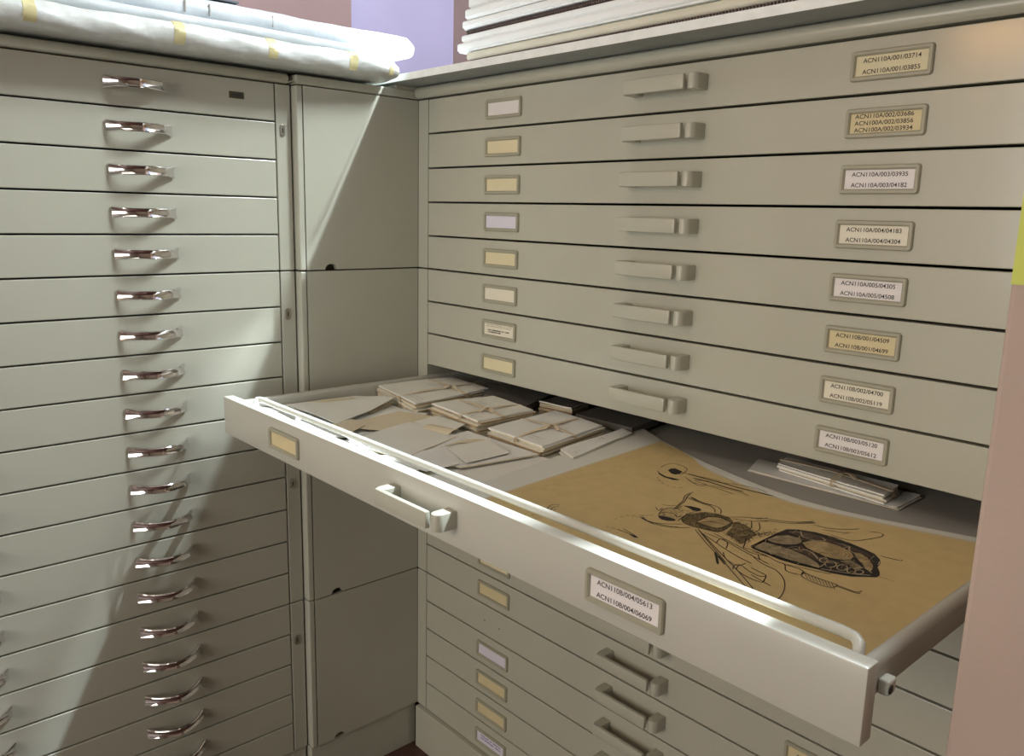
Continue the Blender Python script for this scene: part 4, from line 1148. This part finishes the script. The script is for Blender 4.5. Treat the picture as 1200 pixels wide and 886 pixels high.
def inside(x, y, poly):
    c = False
    n = len(poly)
    for i in range(n):
        x1, y1 = poly[i]
        x2, y2 = poly[i - 1]
        if (y1 > y) != (y2 > y) and x < (x2 - x1) * (y - y1) / (y2 - y1) + x1:
            c = not c
    return c


rr = random.Random(5)
idx = t.mi(INKL)
for k, (poly, cnt) in enumerate(zip(INK['stipple'], (2300, 1900, 450, 420))):
    xs = [p[0] for p in poly]
    ys = [p[1] for p in poly]
    for _ in range(cnt):
        x, y = rr.uniform(min(xs) - .003, max(xs) + .003), rr.uniform(min(ys) - .003, max(ys) + .003)
        if not inside(x + rr.gauss(0, .0016), y + rr.gauss(0, .0016), poly) or (k == 0 and inside(x, y, INK['washhole'][0])):
            continue
        r = rr.uniform(.0003, .0008)
        vs = [t.bm.verts.new((x + r * math.cos(a), y + r * math.sin(a), zl(5.5))) for a in (0, 1.57, 3.14, 4.71)]
        t.bm.faces.new(vs).material_index = idx
# hatching between the gut organs
for p in INK['organ_grey'] + INK['organ_tan']:
    t.ribbon(smooth_line(p + [p[0]]), .0008, zl(4.2), INKM)
    xs = [q[0] for q in p]
    ys = [q[1] for q in p]
    for _ in range(90):
        x, y = rr.uniform(min(xs), max(xs)), rr.uniform(min(ys), max(ys))
        if inside(x, y, p):
            a = rr.uniform(-.5, .3)
            t.ribbon([(x, y), (x + .004 * math.cos(a), y + .004 * math.sin(a))], .0004, zl(4.3), INKBR)
# fine branching strokes over the opened body
ab = INK['abdomen'][0]
axs = [q[0] for q in ab]
ays = [q[1] for q in ab]
for k in range(150):
    x, y = rr.uniform(min(axs), max(axs)), rr.uniform(min(ays), max(ays))
    if not inside(x, y, ab) or inside(x, y, INK['organ_tan'][0]) or inside(x, y, INK['organ_grey'][0]) or inside(x, y, INK['organ_grey'][1]):
        continue
    a = rr.uniform(0, 6.28)
    pts = [(x, y)]
    for j in range(4):
        a += rr.uniform(-.6, .6)
        pts.append((pts[-1][0] + .0035 * math.cos(a), pts[-1][1] + .0035 * math.sin(a)))
    if all(inside(px, py, ab) for px, py in pts):
        t.ribbon(smooth_line(pts), rr.choice((.0005, .0008)), zl(5.2), rr.choice((WASHP, WASHT, WASHG, INKM)))
g = INK['organ_tan'][0]
gx, gy = sum(q[0] for q in g) / len(g), sum(q[1] for q in g) / len(g)
for sc in (.8, .62, .45, .3):
    pts = [(gx + (q[0] - gx) * sc + .004 * (1 - sc), gy + (q[1] - gy) * sc) for q in g]
    t.ribbon(smooth_line(pts[2:9]), .0006, zl(4.6), INKBR)
o = t.build('tan_paper', root, loc=OFS)
o['label'] = 'tan paper carrying the ink drawing of the insect'

# envelopes on the grey sheet, half under the cabinet edge
NQ1 = [(0.7499, 0.0067), (0.7300, 0.0640), (0.9517, 0.0900), (0.9534, 0.0141)]
bundle('pale envelopes lying on the grey sheet under the cabinet edge behind the drawing', NQ1, -0.5585, 4, 21, G_E, tied=False, z0=FL + .0049, jit=.004, tops=(ENV, ENV_W))
NQ2 = [(0.7793, 0.0328), (0.7711, 0.0728), (0.9308, 0.0683), (0.9369, 0.0134)]
bundle('banded envelope stack lying on top of pale envelopes behind the drawing', NQ2, -0.5465, 5, 22, G_E, z0=-0.5568, jit=.003, tops=(ENV, ENV_W))

# ------------------------------------------------------------------ small things on the walls
o = MB().box(1.1612, 1.245, -0.3678, -0.3672, -0.2515, -0.165, NOTE).build('sticky_note')
tag(o, 'yellow green paper note stuck on the pink wall end', 'note')
lamp = thing('wall_lamp', 'warm wall lamp on the wall behind the camera', 'lamp', (0.0, YF, 0.50))
MB().box(-.05, .05, 0.0005, .02, -.06, .06, STEEL, .004).build('back_plate', lamp)
MB().tube([(0, .02, -.02), (0, .06, -.03), (0, .09, 0.0)], .008, STEEL).build('arm', lamp)
MB().sweep([[(r * math.cos(a), .09 + r * .6 * math.sin(a), zz) for a in [2 * math.pi * j / 20 for j in range(20)]] for r, zz in ((.05, 0.0), (.16, .02), (.17, .06), (.12, .11))], LAMPM).build('lamp_shade', lamp, smooth=True)
f = MB()
for q in ((.04, .10, -1.21, .51), (1.40, 1.46, -1.21, .51), (.10, 1.40, -1.21, -1.15), (.10, 1.40, .45, .51)):
    f.box(q[0], q[1], YF, YF + .04, q[2], q[3], PLUG, .004)
struct(f.build('window_4'))  # frame added around the fill light on the front wall
cl = thing('fill_light_housing', 'square white housing added over the overhead fill light behind the camera', 'lamp', (1.0, -1.9, 1.96))  # housing and rod added to carry the overhead fill
MB().box(-.63, .63, -.63, .63, 0.0, .04, PLUG, .006).build('fill_light_plate', cl)
MB().tube([(0, 0, .04), (0, 0, .639)], .012, STEEL).build('fill_light_rod', cl)
